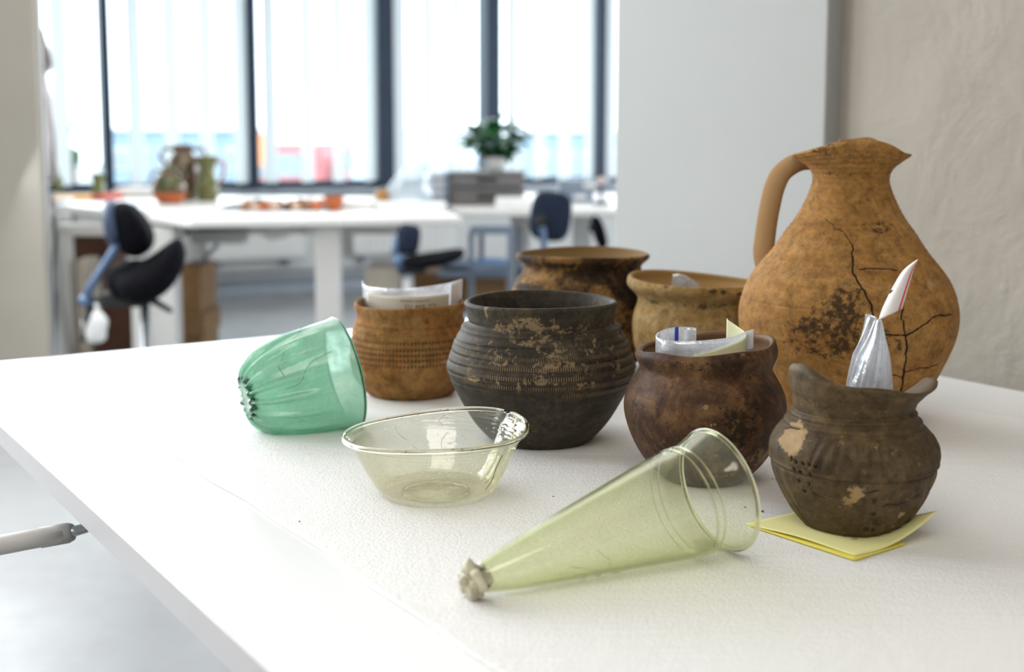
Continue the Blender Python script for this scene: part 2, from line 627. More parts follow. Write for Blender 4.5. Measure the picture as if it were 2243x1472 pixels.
m = Mat('blind_fabric')
D = m.node('BsdfDiffuse', None, Color=(.86, .88, .88)).outputs[0]
T = m.node('BsdfTranslucent', None, Color=(.92, .94, .94)).outputs[0]
mx = m.node('MixShader', None, Fac=.62)
m.t.links.new(D, mx.inputs[1]); m.t.links.new(T, mx.inputs[2])
M['blind'] = m.done(mx.outputs[0])

m = Mat('plaster')
h = m.math('ADD', m.noise(7, 6, .55, .7), m.math('MULTIPLY', m.noise(38, 5, .6), .18))
scar = m.ramp(m.voro(5.5), [(.02, 1.0), (.07, 0.0)])
h2 = m.math('ADD', h, m.math('MULTIPLY', scar, .25))
c = m.mix(m.ramp(m.noise(4, 5), [(.35, 0.0), (.7, 1.0)]), (.345, .31, .262), (.39, .352, .305))
M['plaster'] = m.done(m.principled(c, .8, m.bump(h2, .65, .014), 0, .3))

# ------------------------------------------------------------------ the setting
WA, WB = (1 / 8.5) * (1 + .000155 * 680), -.000155 / 8.5


def wall_pt(px, py=HORIZON, back=0.0):
    return P(px, py, 1 / (WA + WB * px))


_a, _b = wall_pt(340), wall_pt(1240)
WU = Vector((_b.x - _a.x, _b.y - _a.y, 0)).normalized()
WN = Vector((WU.y, -WU.x, 0))            # towards the room
WYAW = math.atan2(WU.y, WU.x)
W0 = Vector((_a.x, _a.y, 0))


def wu(px):
    d = ray(px, HORIZON)
    t = W0.dot(WN) / Vector((d.x, d.y, 0)).dot(WN)
    p = Vector((d.x, d.y, 0)) * t
    return (p - W0).dot(WU)


def wp(u, n, z):
    return W0 + WU * u + WN * n + Vector((0, 0, z))


def wbox(name, u0, u1, n0, n1, z0, z1, mat, parent=None, bevel=.003):
    return box(name, wp((u0 + u1) / 2, (n0 + n1) / 2, (z0 + z1) / 2), (abs(u1 - u0), abs(n1 - n0), z1 - z0), mat, parent, WYAW, bevel)


SILL = .705
UL, UR = wu(-700), wu(1750)
floor = box('floor', (0.6, 3.2, -.05), (13, 15, .1), M['floor'], None, WYAW, 0)
tag(floor, kind='structure')
ceil = box('ceiling', (0.6, 3.2, 3.05), (13, 15, .1), M['ceiling'], None, WYAW, 0)
tag(ceil, kind='structure')
wb_ = empty('wall_back', wp(0, 0, 0), kind='structure')
wbox('parapet', UL, UR, -.25, 0, 0, SILL - .03, M['far_wall'], wb_, 0)
wbox('lintel', UL, UR, -.25, 0, 2.72, 3.0, M['far_wall'], wb_, 0)
sill = wbox('trim_1', UL, UR, -.22, .10, SILL - .03, SILL, M['grey_metal'], None, .004)
tag(sill, kind='structure')
base_ = wbox('baseboard_back', UL, UR, 0.001, .015, 0.001, .09, M['grey_metal'], None, .002)
tag(base_, kind='structure')

edges = [(-420, -395), (-90, -66), (228, 249), (548, 569), (832, 869), (1070, 1101), (1313, 1332), (1560, 1580)]
slat_px = {0: [], 1: [10, 78, 137], 2: [301, 380, 457, 533], 3: [596, 677, 746, 814], 4: [881, 943, 1005],
           5: [1126, 1182, 1239, 1296], 6: [1343, 1395, 1450]}
ordn = ['nearest the left wall', 'beside the white pillar', 'behind the two green glazed jars', 'left of the thick dark window post',
        'behind the grey crates', 'right of the potted plant', 'beside the pale pier']
for i in range(len(edges) - 1):
    u0, u1 = wu(edges[i][1]), wu(edges[i + 1][0])
    up = wu(edges[i + 1][1])
    uc = (u0 + u1) / 2
    w = empty('window_%d' % (i + 1), wp(uc, -.1, SILL), kind='structure')
    wbox('window_post', u1, up, -.20, -.02, SILL, 2.72, M['steel_blue'], w, .006)
    wbox('bottom_rail', u0, u1, -.16, -.08, SILL, SILL + .05, M['steel_blue'], w, .004)
    wbox('glass_pane', u0 - .01, u1 + .01, -.125, -.115, SILL + .05, 2.72, M['pane'], w, 0)
    if i in (1, 2, 3, 4, 5, 6):
        g = empty('vertical_blind', wp(uc, -.045, 2.60), 'white vertical louvre blind hanging in the window bay ' + ordn[i], 'blind', 'vertical blinds along the far windows')
        wbox('head_rail', u0 + .01, u1 - .01, -.055, -.03, 2.66, 2.70, M['white_metal'], g)
        for px in slat_px[i]:
            c = wp(wu(px), -.04, (2.66 + SILL + .03) / 2)
            box('slat', c, (.115, .0015, 2.66 - SILL - .05), M['blind'], g, WYAW + math.radians(27), 0)

# radiators and skirting pipes under the windows
for k, (a, b, lab) in enumerate([(440, 655, 'long pale radiator under the window left of the desk column'), (760, 985, 'pale radiator under the window right of the desk column')]):
    g = empty('radiator', wp(wu(a), .06, .2), lab, 'radiator')
    wbox('panel', wu(a), wu(b), .03, .10, .24, .50, M['white_metal'], g, .02)
    nf = 16
    for q in range(nf):
        uu = wu(a) + (wu(b) - wu(a)) * (q + .5) / nf
        wbox('fin', uu - .02, uu + .02, .10, .108, .27, .47, M['white_metal'], g, .003)
    for uu in (wu(a) + .1, wu(b) - .1):
        wbox('bracket', uu - .012, uu + .012, .0, .05, .19, .26, M['grey_metal'], g, .002)
for z in (.155, .105):
    t = tube('heating_pipe', [wp(wu(300), .06, z), wp(wu(1300), .06, z)], .014, M['grey_metal'], None, 8)
    tag(t, ('upper' if z > .15 else 'lower') + ' grey heating pipe running along the wall below the radiators', 'pipe')

# left and rear walls (out of the picture), both without openings
lw = box('wall_left', (-4.3, 3.0, 1.5), (.15, 15, 3.0), M['white_wall'], None, WYAW, 0)
tag(lw, kind='structure')
rw = box('wall_rear', (1.2, -2.9, 1.5), (13, .15, 3.0), M['white_wall'], None, WYAW, 0)
tag(rw, kind='structure')

# white pillar at the left edge of the picture
PZ = 4.85
a, b = P(-420, 300, PZ), P(87, 300, PZ)
pc = empty('wall_pillar', (a.x, PZ, 0), kind='structure')
box('pillar_face', ((a.x + b.x) / 2, PZ + .0225, 1.5), (b.x - a.x, .045, 2.998), M['pillar'], pc, 0, .006)
c_ = P(97, 300, PZ + .02)
box('corner_strip', ((b.x + c_.x) / 2 - .001, PZ + .033, 1.5), (c_.x - b.x, .026, 2.99), M['grey_plastic'], pc, 0, .002)

# pier and plastered wall at the right
p1805, p1350 = P(1806, 300, 2.02), P(1349, 300, 2.44)
p1840, p2243 = P(1841, 300, 2.05), P(2243, 300, 1.775)
du = Vector((p1350.x - p1805.x, p1350.y - p1805.y, 0)); L_ = du.length; du.normalize()
dn = Vector((-du.y, du.x, 0))
if dn.x > 0: dn = -dn
cpier = Vector((p1805.x, p1805.y, 0)) + du * (L_ / 2) - dn * .10
pier = box('wall_pier', (cpier.x, cpier.y, 1.5), (L_, .20, 2.998), M['pier'], None, math.atan2(du.y, du.x), .003)
tag(pier, kind='structure')
dw = Vector((p2243.x - p1840.x, p2243.y - p1840.y, 0)).normalized()
nw = Vector((dw.y, -dw.x, 0))
if nw.x > 0: nw = -nw
s_ = Vector((p1840.x, p1840.y, 0)) - dw * .0
e_ = s_ + dw * 3.2
cw = (s_ + e_) / 2 - nw * .06
# plaster face as a gently uneven sheet, not a perfect box
gN, gM = 130, 70
grid = []
for j in range(gM):
    row = []
    for i in range(gN):
        u = 3.2 * (i / (gN - 1)) ** 1.5; z = 3.0 * j / (gM - 1)
        dd = .0016 * math.sin(u * 7 + 2 * z) + .0012 * math.sin(u * 3 - z * 5)
        row.append(s_ + dw * u + nw * dd + Vector((0, 0, z)))
    grid.append(row)
wr = sheet('wall_right', grid, M['plaster'], None, .02)
tag(wr, kind='structure')
back_part = box('wall_core', (cw.x - nw.x * .02, cw.y - nw.y * .02, 1.5), (3.1, .10, 2.99), M['plaster'], wr, math.atan2(dw.y, dw.x), 0)
tb = box('trim_2', ((s_ + nw * .004).x, (s_ + nw * .004).y, 1.5), (.006, .02, 2.99), M['white_wall'], None, math.atan2(dw.y, dw.x), .001)
tag(tb, kind='structure')

# ------------------------------------------------------------------ outside
gr = box('ground', (0, 60, -1.3), (160, 100, .1), M['asphalt'], None, 0, 0)
tag(gr, kind='structure')


def building(px0, px1, pytop, Y, mat, label, nw_, bands=True):
    a, b = P(px0, pytop, Y), P(px1, pytop, Y)
    h = a.z + 1.25
    g = empty('office_building', ((a.x + b.x) / 2, Y, -1.25), label, 'building')
    box('wall', ((a.x + b.x) / 2, Y + 2, -1.25 + h / 2), (b.x - a.x, 4, h), mat, g, 0, 0)
    box('roof', ((a.x + b.x) / 2, Y + 2, -1.2 + h), (b.x - a.x + .4, 4.4, .12), M['out_wall'], g, 0, 0)
    w = (b.x - a.x) / nw_
    for i in range(nw_):
        f = box('window', (a.x + w * (i + .5), Y - .01, -1.25 + h * .55), (w * .7, .08, h * .35), M['white_metal'], g, 0, .01)
        box('pane', (a.x + w * (i + .5), Y - .06, -1.25 + h * .55), (w * .6, .03, h * .29), M['out_glass'], f, 0, 0)


building(240, 530, 286, 52, M['out_wall_blue'], 'low pale blue building outside, behind the green glazed jars', 6)
building(868, 1062, 287, 47, M['out_wall'], 'low pale building outside, seen left of the potted plant', 4)
building(1110, 1420, 290, 45, M['out_wall_blue'], 'low blue grey building outside, seen right of the potted plant', 6)


def van(px, Y, yaw, mat, label, ln=4.4, ht=1.9, wd=1.85):
    c = P(px, 300, Y)
    g = empty('van', (c.x, Y, -1.25), label, 'van', None, None)
    R = Matrix.Rotation(yaw, 3, 'Z')
    prof = [(-ln / 2, .35), (-ln / 2, ht * .95), (-ln / 2 + .15, ht), (ln * .22, ht), (ln * .36, ht * .62), (ln * .48, ht * .52), (ln / 2, .35)]
    bm = bmesh.new()
    L = [bm.verts.new(R @ Vector((x, -wd / 2, z)) + Vector((c.x, Y, -1.25))) for x, z in prof]
    Rr = [bm.verts.new(R @ Vector((x, wd / 2, z)) + Vector((c.x, Y, -1.25))) for x, z in prof]
    bm.faces.new(L); bm.faces.new(Rr[::-1])
    for i in range(len(prof)):
        j = (i + 1) % len(prof)
        bm.faces.new((L[j], L[i], Rr[i], Rr[j]))
    bm_obj('body', bm, mat, g)
    for sx in (-1, 1):
        for sy in (-1, 1):
            q = R @ Vector((sx * ln * .32, sy * (wd / 2 - .08), .33)) + Vector((c.x, Y, -1.25))
            ax = R @ Vector((0, .12, 0))
            tube('wheel', [q - ax, q + ax], .33, M['rubber'], g, 16)
    for sy in (-1, 1):
        box('side_window', R @ Vector((ln * .12, sy * (wd / 2 + .005), ht * .78)) + Vector((c.x, Y, -1.25)), (ln * .2, .02, ht * .25), M['out_glass'], g, yaw, .005)
    box('rear_window', R @ Vector((-ln / 2 - .005, 0, ht * .74)) + Vector((c.x, Y, -1.25)), (.02, wd * .75, ht * .28), M['out_glass'], g, yaw, .005)


van(672, 34, 1.45, M['van_red'], 'pale red van parked outside behind the row of sherds', 4.4, 2.15, 2.0)
van(965, 33, .1, M['van_white'], 'pale blue van parked outside behind the grey crates', 4.6, 1.9)
van(1275, 36, .4, M['van_red'], 'small red van parked outside by the blue grey building', 3.6, 1.1)
c_ = P(566, 300, 30)
g = empty('site_sign', (c_.x, 30, -1.25), 'orange sign board on two posts outside, right of a window post', 'sign')
box('board', (c_.x, 30, .75), (.35, .05, .8), M['orange_paint'], g)
for s in (-.13, .13): box('post', (c_.x + s, 30.04, -.4), (.05, .05, 1.7), M['grey_metal'], g)


def tree(px, py, Y, r, label):
    c = P(px, py, Y)
    g = empty('tree', (c.x, Y, -1.25), label, 'tree', 'trees outside the windows')
    tube('trunk', [(c.x, Y, -1.25), (c.x + .05, Y, c.z - r * .5), (c.x, Y, c.z)], [.16, .10, .05], M['bark'], g)
    bm = bmesh.new()
    rr = random.Random(int(px))
    for k in range(700):
        v = Vector((rr.gauss(0, 1), rr.gauss(0, 1), rr.gauss(0, 1)))
        v = v.normalized() * (rr.random() ** .4) * r * (1 + .25 * math.sin(5 * v.x + 3 * v.z))
        q = Vector(c) + v
        s = .07 + .08 * rr.random()
        e = Euler((rr.random() * 6, rr.random() * 6, rr.random() * 6)).to_matrix()
        bm.faces.new([bm.verts.new(q + e @ Vector(t)) for t in ((-s, 0, 0), (0, -s * .5, 0.02), (s, 0, 0), (0, s * .5, .02))])
    f = bm_obj('foliage', bm, M['leaf_out'], g)
    f['kind'] = 'stuff'


tree(108, 268, 27, .42, 'green tree outside the window beside the white pillar')
tree(154, 345, 30, .18, 'small dark shrub like tree outside, right of the first window strip')

# ------------------------------------------------------------------ far desks
DT = .74


def slab(name, pts, z, th, mat, parent, bevel=.006):
    bm = bmesh.new()
    vs = [bm.verts.new((p.x, p.y, z - th)) for p in pts]
    f = bm.faces.new(vs)
    r = bmesh.ops.extrude_face_region(bm, geom=[f])
    for v in [e for e in r['geom'] if isinstance(e, bmesh.types.BMVert)]: v.co.z = z
    bmesh.ops.recalc_face_normals(bm, faces=bm.faces[:])
    bmesh.ops.bevel(bm, geom=bm.edges[:], offset=bevel, segments=2, profile=.5, affect='EDGES')
    return bm_obj(name, bm, mat, parent)


def lift_leg(x, y, parent, yaw, w=.10, top=DT - .03):
    box('leg', (x, y, top / 2 + .02), (w, .07, top - .04), M['white_metal'], parent, yaw, .006)
    box('foot', (x, y, .02), (.07, .70, .035), M['white_metal'], parent, yaw, .008)


A = [G(118, 446), G(417, 479), G(1012, 474), G(905, 431), G(118, 426)]
cA = sum(A, Vector()) / 5
d1 = empty('corner_desk', (cA.x, cA.y, 0), 'big white corner desk below the far windows, covered with finds and papers', 'desk')
slab('desk_top', A, DT, .035, M['laminate_far'], d1, .008)
q = G(716, 497); lift_leg(P(716, 600, 4.9).x, 4.95, d1, 0, .098)
q = P(338, 600, 5.0)
box('leg', (q.x, 5.05, .36), (.165, .10, .66), M['white_metal'], d1, 0, .006)
q = P(302, 600, 4.95)
box('leg', (q.x - .015, 5.0, .36), (.045, .06, .66), M['white_metal'], d1, 0, .006)
q = P(145, 600, 5.6); lift_leg(q.x, 5.6, d1, 0, .06)
a, b = P(450, 518, 5.3), P(545, 518, 5.3)
box('cable_tray', ((a.x + b.x) / 2 - .03, 5.3, a.z), (.22, .12, .05), M['grey_plastic'], d1, 0, .006)
a, b = P(130, 492, 5.2), P(330, 520, 5.0)
box('cross_beam', ((a.x + b.x) / 2 - .03, 5.35, .655), (b.x - a.x + .2, .06, .05), M['white_metal'], d1, -.12, .005)
box('cross_beam', (P(620, 500, 5.4).x, 5.4, .66), (1.1, .06, .05), M['white_metal'], d1, 0, .005)
pts = [P(575, 510, 4.9), P(590, 519, 4.9), P(615, 517, 4.9), P(640, 505, 4.9), P(672, 503, 4.9)]
tube('hand_lever', pts, .012, M['grey_plastic'], d1, 8)
tube('diagonal_strut', [P(430, 585, 5.4), P(478, 535, 5.4)], .01, M['grey_metal'], d1, 8)

B = [G(1000, 458), G(1342, 462), G(1420, 462), G(1420, 436), G(940, 436)]
cB = sum(B, Vector()) / 5
d2 = empty('long_desk', (cB.x, cB.y, 0), 'white desk at the far right carrying grey crates, boxes and a plant', 'desk')
slab('desk_top', [P(1000, 458, 5.45), P(1430, 458, 5.45), P(1470, 436, 7.0), P(930, 436, 7.0)], DT, .035, M['laminate_far'], d2, .008)
for px in (1275, 1140):
    q = P(px, 560, 6.0); lift_leg(q.x, 6.0, d2, 0, .09)

# ------------------------------------------------------------------ saddle chairs


def chair_base(g, x, y, top, sc, mat):
    tube('gas_column', [(x, y, .09), (x, y, top * .6), (x, y, top * .6 + .001), (x, y, top)], [.026, .026, .017, .017], mat, g, 12)
    for k in range(5):
        a = k * 2 * PI / 5 + .3
        f = tube('leg', [(x + .02 * math.cos(a), y + .02 * math.sin(a), .10), (x + sc * .6 * math.cos(a), y + sc * .6 * math.sin(a), .085), (x + sc * math.cos(a), y + sc * math.sin(a), .062)], [.022, .018, .013], M['rubber'], g, 8)
        c = Vector((x + sc * math.cos(a), y + sc * math.sin(a), .027))
        ax = Vector((-math.sin(a), math.cos(a), 0)) * .016
        tube('castor', [c - ax, c + ax], .026, M['rubber'], f, 12)


# black saddle chair seen from the side
Y1 = 4.2
q0 = P(318, 660, Y1)
g = empty('saddle_chair', (q0.x, Y1, 0), 'black saddle chair with blue steel back arm in front of the corner desk', 'chair', 'working chairs at the far desks')
ellipsoid('backrest', P(281, 503, Y1), (.062, .10, .098), M['black'], g, Euler((0, -.55, .15)), 28, 16, .78, lambda p: Vector((p.x + .25 * p.y ** 2 / .1, p.y, p.z)))
ellipsoid('back_shell', P(249, 490, Y1 - .02), (.030, .085, .082), M['navy_shell'], g, Euler((0, -.12, .15)), 24, 14, .8)
tube('back_arm', [P(262, 520, Y1 - .06), P(252, 545, Y1 - .06), P(222, 592, Y1 - .06), P(196, 632, Y1 - .05), P(187, 655, Y1 - .03), P(193, 668, Y1)], [.014, .014, .013, .014, .015, .015], M['blue_metal'], g, 12)
ellipsoid('back_joint', P(190, 658, Y1 - .03), (.026, .03, .022), M['blue_metal'], g, None, 14, 8, .8)
ellipsoid('seat', P(338, 604, Y1), (.125, .16, .066), M['black'], g, Euler((0, -.30, .2)), 32, 18, .75,
          lambda p: Vector((p.x, p.y * (1 - 1.6 * p.x), p.z + 2.6 * p.x * p.x - .02 * (p.y / .16) ** 2 + .22 * p.x)))
ellipsoid('rear_cushion', P(285, 612, Y1), (.075, .12, .062), M['black'], g, Euler((0, -.4, .2)), 20, 12, .8)
box('mechanism', P(270, 655, Y1), (.15, .10, .05), M['rubber'], g, .2, .015)
tube('height_lever', [P(320, 650, Y1), P(345, 664, Y1 - .04), P(374, 681, Y1 - .08)], [.016, .011, .009], M['rubber'], g, 8)
tube('tilt_lever', [P(200, 668, Y1), P(188, 700, Y1 - .03), P(182, 748, Y1 - .05)], [.014, .012, .012], M['rubber'], g, 8)
chair_base(g, q0.x, Y1, q0.z, .27, M['chrome'])

# low navy chair under the desk end
Y2 = 4.75
q0 = P(893, 610, Y2)
g = empty('saddle_chair', (q0.x, Y2, 0), 'dark navy chair with a low flat seat in front of the blue trolley', 'chair', 'working chairs at the far desks')
ellipsoid('backrest', P(894, 524, Y2), (.046, .05, .058), M['navy'], g, Euler((0, .15, .1)), 20, 12, .6)
tube('back_arm', [P(868, 520, Y2 - .03), P(866, 548, Y2 - .03), P(874, 580, Y2 - .02), P(880, 598, Y2)], .015, M['blue_metal'], g, 10)
ellipsoid('back_joint', P(876, 573, Y2 - .03), (.028, .03, .03), M['blue_metal'], g, None, 14, 8, .8)
ellipsoid('seat', P(948, 568, Y2), (.125, .14, .024), M['black'], g, Euler((0, -.10, .1)), 28, 14, .8, lambda p: Vector((p.x, p.y, p.z + 1.1 * p.x * p.x - .9 * max(0, -p.x) * .1)))
box('mechanism', P(905, 588, Y2), (.10, .08, .04), M['rubber'], g, .1, .012)
chair_base(g, q0.x, Y2, q0.z, .25, M['white_metal'])

# upright navy chair further right
Y3 = 4.95
q0 = P(1212, 600, Y3)
g = empty('office_chair', (q0.x, Y3, 0), 'navy chair with tall rounded backrest behind the large sooty pot', 'chair', 'working chairs at the far desks')
ellipsoid('backrest', P(1206, 474, Y3), (.083, .03, .098), M['navy'], g, Euler((0, .12, .25)), 26, 16, .6)
tube('back_arm', [P(1180, 478, Y3 - .06), P(1188, 505, Y3 - .06), P(1195, 560, Y3 - .03), P(1203, 615, Y3)], .013, M['blue_metal'], g, 10)
tube('back_knob', [P(1184, 484, Y3 - .02), P(1184, 484, Y3 - .09)], .024, M['rubber'], g, 14)
ellipsoid('seat', P(1222, 602, Y3 + .05), (.17, .17, .03), M['navy'], g, None, 24, 12, .7)
chair_base(g, q0.x, Y3, q0.z - .02, .27, M['rubber'])

Y4 = 5.35
q0 = P(1316, 600, Y4)
g = empty('office_chair', (q0.x, Y4, 0), 'black chair seen edge on under the desk beside the pale pier', 'chair', 'working chairs at the far desks')
ellipsoid('backrest', P(1312, 508, Y4), (.024, .08, .072), M['black'], g, Euler((0, -.28, .1)), 18, 12, .75)
tube('back_arm', [P(1296, 490, Y4), P(1300, 500, Y4), P(1306, 508, Y4)], [.018, .022, .014], M['rubber'], g, 10)
tube('back_post', [P(1315, 530, Y4), P(1318, 575, Y4), P(1316, 600, Y4)], .012, M['rubber'], g, 8)
ellipsoid('seat', P(1326, 598, Y4), (.12, .14, .025), M['black'], g, None, 20, 12, .7)
chair_base(g, q0.x, Y4, q0.z - .02, .22, M['rubber'])

# ------------------------------------------------------------------ boxes under the desks


def carton(px0, px1, py0, py1, Y, mat, label, group=None, yaw=0, depth=.3, lid=True, name='cardboard_box', cat='box'):
    a, b = P(px0, py0, Y), P(px1, py1, Y)
    g = empty(name, ((a.x + b.x) / 2, Y + depth / 2, b.z), label, cat, group)
    w, h = b.x - a.x, a.z - b.z
    c = Vector(((a.x + b.x) / 2, Y + depth / 2, (a.z + b.z) / 2))
    box('body', c, (w * .985, depth * .98, h), mat, g, yaw, .003)
    if lid:
        box('lid', c + Vector((0, 0, h / 2 - h * .14)), (w, depth, h * .3), mat, g, yaw, .003)
    return g


gp = 'brown boxes stacked under the corner desk'
carton(383, 440, 585, 640, 5.35, M['cardboard'], 'brown box on top of the stack right of the black chair', gp)
carton(384, 440, 640, 690, 5.35, M['cardboard'], 'brown box second from top of the stack right of the black chair', gp)
carton(380, 449, 690, 736, 5.30, M['cardboard'], 'wide brown box third from top of the stack right of the black chair', gp)
carton(380, 446, 737, 838, 5.35, M['cardboard'], 'brown box at the bottom of the stack right of the black chair', gp)
carton(225, 290, 655, 697, 5.5, M['cardboard_dark'], 'dark brown box behind the black chair, upper one', gp)
carton(225, 290, 697, 748, 5.5, M['cardboard_dark'], 'dark brown box behind the black chair, middle one', gp)
carton(210, 292, 749, 824, 5.5, M['cardboard_dark'], 'dark brown box behind the black chair, lowest one', gp)
carton(140, 238, 502, 600, 5.9, M['cardboard_dark'], 'large dark box high under the left end of the corner desk', gp)
carton(140, 215, 600, 790, 5.9, M['cardboard_dark'], 'tall dark box standing under the left end of the corner desk', gp)
carton(162, 200, 570, 819, 5.55, M['cardboard_pale'], 'narrow pale folder box leaning behind the blue chair arm', None, .1, .2, False, 'folder_box', 'box')
gp2 = 'boxes on the floor below the right desk'
carton(800, 872, 588, 662, 5.3, M['cardboard_pale'], 'pale white box on top of a brown one left of the navy low seat', gp2)
carton(905, 1010, 600, 668, 5.6, M['cardboard'], 'brown box below the navy low seat, on top of another', gp2)
carton(900, 1010, 669, 814, 5.6, M['cardboard_dark'], 'deep brown box on the floor carrying the box below the navy low seat', gp2)
carton(796, 874, 663, 843, 5.3, M['cardboard'], 'brown box on the floor under the pale white box', gp2)
carton(1012, 1112, 604, 672, 5.5, M['cardboard'], 'brown box on the lower shelf of the blue trolley', gp2)
# wrapped parcel of papers hanging by the chair
g = empty('paper_bag', P(208, 745, 4.6), 'crumpled whitish bag behind the foot of the black chair', 'bag')
ellipsoid('bag_body', P(208, 715, 4.6), (.045, .03, .062), M['paper'], g, None, 18, 12, .8, lambda p: Vector((p.x * (1 + .12 * math.sin(p.z * 90)), p.y, p.z)))
tube('bag_string', [P(206, 676, 4.6), P(200, 655, 4.45), P(194, 662, 4.24)], .003, M['paper'], g, 6)
ellipsoid('bag_neck', P(206, 676, 4.6), (.02, .015, .02), M['paper'], g)

# blue trolley
ta = [(1032, 5.35), (1118, 5.3)]
g = empty('shelf_trolley', (P(1075, 300, 5.4).x, 5.4, 0), 'blue grey metal trolley with a shelf between the chairs', 'trolley')
for px, Y in ta:
    for dy in (0, .35):
        q = P(px, 500, Y)
        box('leg', (q.x + dy * .1, Y + dy, .33), (.024, .024, .64), M['trolley'], g, 0, .004)
for py in (503, 585):
    a, b = P(1030, py, 5.35), P(1122, py, 5.3)
    box('rail', ((a.x + b.x) / 2, 5.33, a.z), (b.x - a.x, .025, .035), M['trolley'], g, 0, .003)
a, b = P(960, 600, 5.4), P(1122, 600, 5.35)
box('shelf', ((a.x + b.x) / 2, 5.52, a.z), (b.x - a.x, .36, .02), M['trolley'], g, 0, .003)
z_sh = a.z + .011
a, b = P(1005, 673.5, 5.5), P(1122, 673.5, 5.5)
box('shelf', ((a.x + b.x) / 2, 5.62, a.z - .006), (b.x - a.x, .44, .018), M['trolley'], g, 0, .003)
for (px, s, lab, mt) in [(1075, .09, 'bright blue plastic bag lying on the trolley shelf', 'paper_blue'), (1000, .08, 'pale teal bag at the left end of the trolley shelf', 'crate_blue')]:
    q = P(px, 590, 5.5)
    r_ = random.Random(px)
    o = ellipsoid('plastic_bag', (q.x, 5.52, z_sh + .022), (s, .07, .022), M[mt], None, None, 22, 10, .8, lambda p: p * (1 + .1 * math.sin(p.x * 140 + p.y * 80)))
    tag(o, lab, 'bag')

# ------------------------------------------------------------------ things on the far desks


def bglathe(name, px, pyb, hpx, prof, mat, label, cat, Y=None, parts=(), group=None, tilt=0):
    base = G(px, pyb, DT) if Y is None else Vector((P(px, 300, Y).x, Y, DT))
    k = base.y / FPX * hpx
    L = Lathe([(r * k, z * k) for r, z in prof], .05 * k, 40, 40, 12)
    if parts:
        g = empty(name, base, label, cat, group)
        L.build('body', Matrix.Translation(base), mat, g)
        return g, base, k
    o = L.build(name, Matrix.Translation(base), mat, None)
    return tag(o, label, cat, group), base, k


g, b0, k = bglathe('glazed_jar', 372, 445, 78, [(0, 0), (.22, 0), (.38, .14), (.47, .35), (.46, .55), (.36, .75), (.20, .88), (.16, .96), (.2, 1.0)], M['glaze'], 'squat green glazed jar with bare terracotta foot on the corner desk', 'jar', None, (1,))
Lf = Lathe([(0, 0), (.25 * k, 0), (.395 * k, .12 * k), (.475 * k, .29 * k)], .02 * k, 40, 20, 8)
Lf.build('foot', Matrix.Translation(b0 - Vector((0, 0, .001))), M['terracotta'], g)
for sgn in (-1, 1):
    pts = [b0 + Vector((sgn * k * x, 0, k * z)) for x, z in ((.2, .9), (.42, .92), (.5, .72), (.43, .5))]
    tube('handle', pts, .045 * k, M['glaze'], g, 8)
g, b0, k = bglathe('tall_glazed_jug', 404, 438, 118, [(0, 0), (.2, 0), (.26, .1), (.30, .35), (.31, .6), (.24, .8), (.15, .9), (.15, .97), (.19, 1.0)], M['glaze_brown'], 'tall brown and green glazed jug behind the squat jar', 'jug', None, (1,))
tube('handle', [b0 + Vector((-k * x, 0, k * z)) for x, z in ((.14, .93), (.36, .96), (.43, .8), (.29, .62))], .04 * k, M['glaze_brown'], g, 8)
tube('handle', [b0 + Vector((k * x, 0, k * z)) for x, z in ((.14, .93), (.36, .96), (.43, .8), (.29, .62))], .04 * k, M['glaze_brown'], g, 8)
g, b0, k = bglathe('olive_jug', 455, 440, 96, [(0, 0), (.2, 0), (.25, .1), (.27, .3), (.2, .55), (.17, .7), (.21, .88), (.26, 1.0)], M['glaze_olive'], 'olive glazed jug with a brown handle right of the tall jug', 'jug', None, (1,))
tube('handle', [b0 + Vector((k * x, 0, k * z)) for x, z in ((.2, .9), (.40, .86), (.38, .6), (.24, .35))], .04 * k, M['terracotta'], g, 8)
bglathe('small_glazed_cup', 217, 425, 44, [(0, 0), (.3, 0), (.34, .2), (.3, .6), (.36, 1.0)], M['glaze_olive'], 'small green glazed cup among the yellow papers', 'cup')
bglathe('green_bottle', 126, 420, 52, [(0, 0), (.2, 0), (.26, .3), (.2, .6), (.09, .8), (.1, 1.0)], M['glaze_olive'], 'green glazed bottle beside the white pillar', 'bottle')
bglathe('orange_bowl', 732, 461, 30, [(0, 0), (.3, 0), (.62, .45), (.72, .95), (.70, 1.0)], M['terracotta'], 'upturned looking bright orange bowl in the row of sherds', 'bowl')
bglathe('amber_jar', 838, 452, 36, [(0, 0), (.35, 0), (.45, .3), (.42, .8), (.3, 1.0)], plain('amber_clay', (.45, .22, .05), .3), 'amber brown jar left of the clear plastic bag', 'jar')

# papers, trays, sherds
def flat(name, px, py, w, d, h, mat, label, cat, yaw=0, group=None):
    c = G(px, py, DT)
    o = box(name, (c.x, c.y, DT + h / 2 + .0005), (w, d, h), M[mat], None, yaw, min(.004, h * .3))
    return tag(o, label, cat, group)


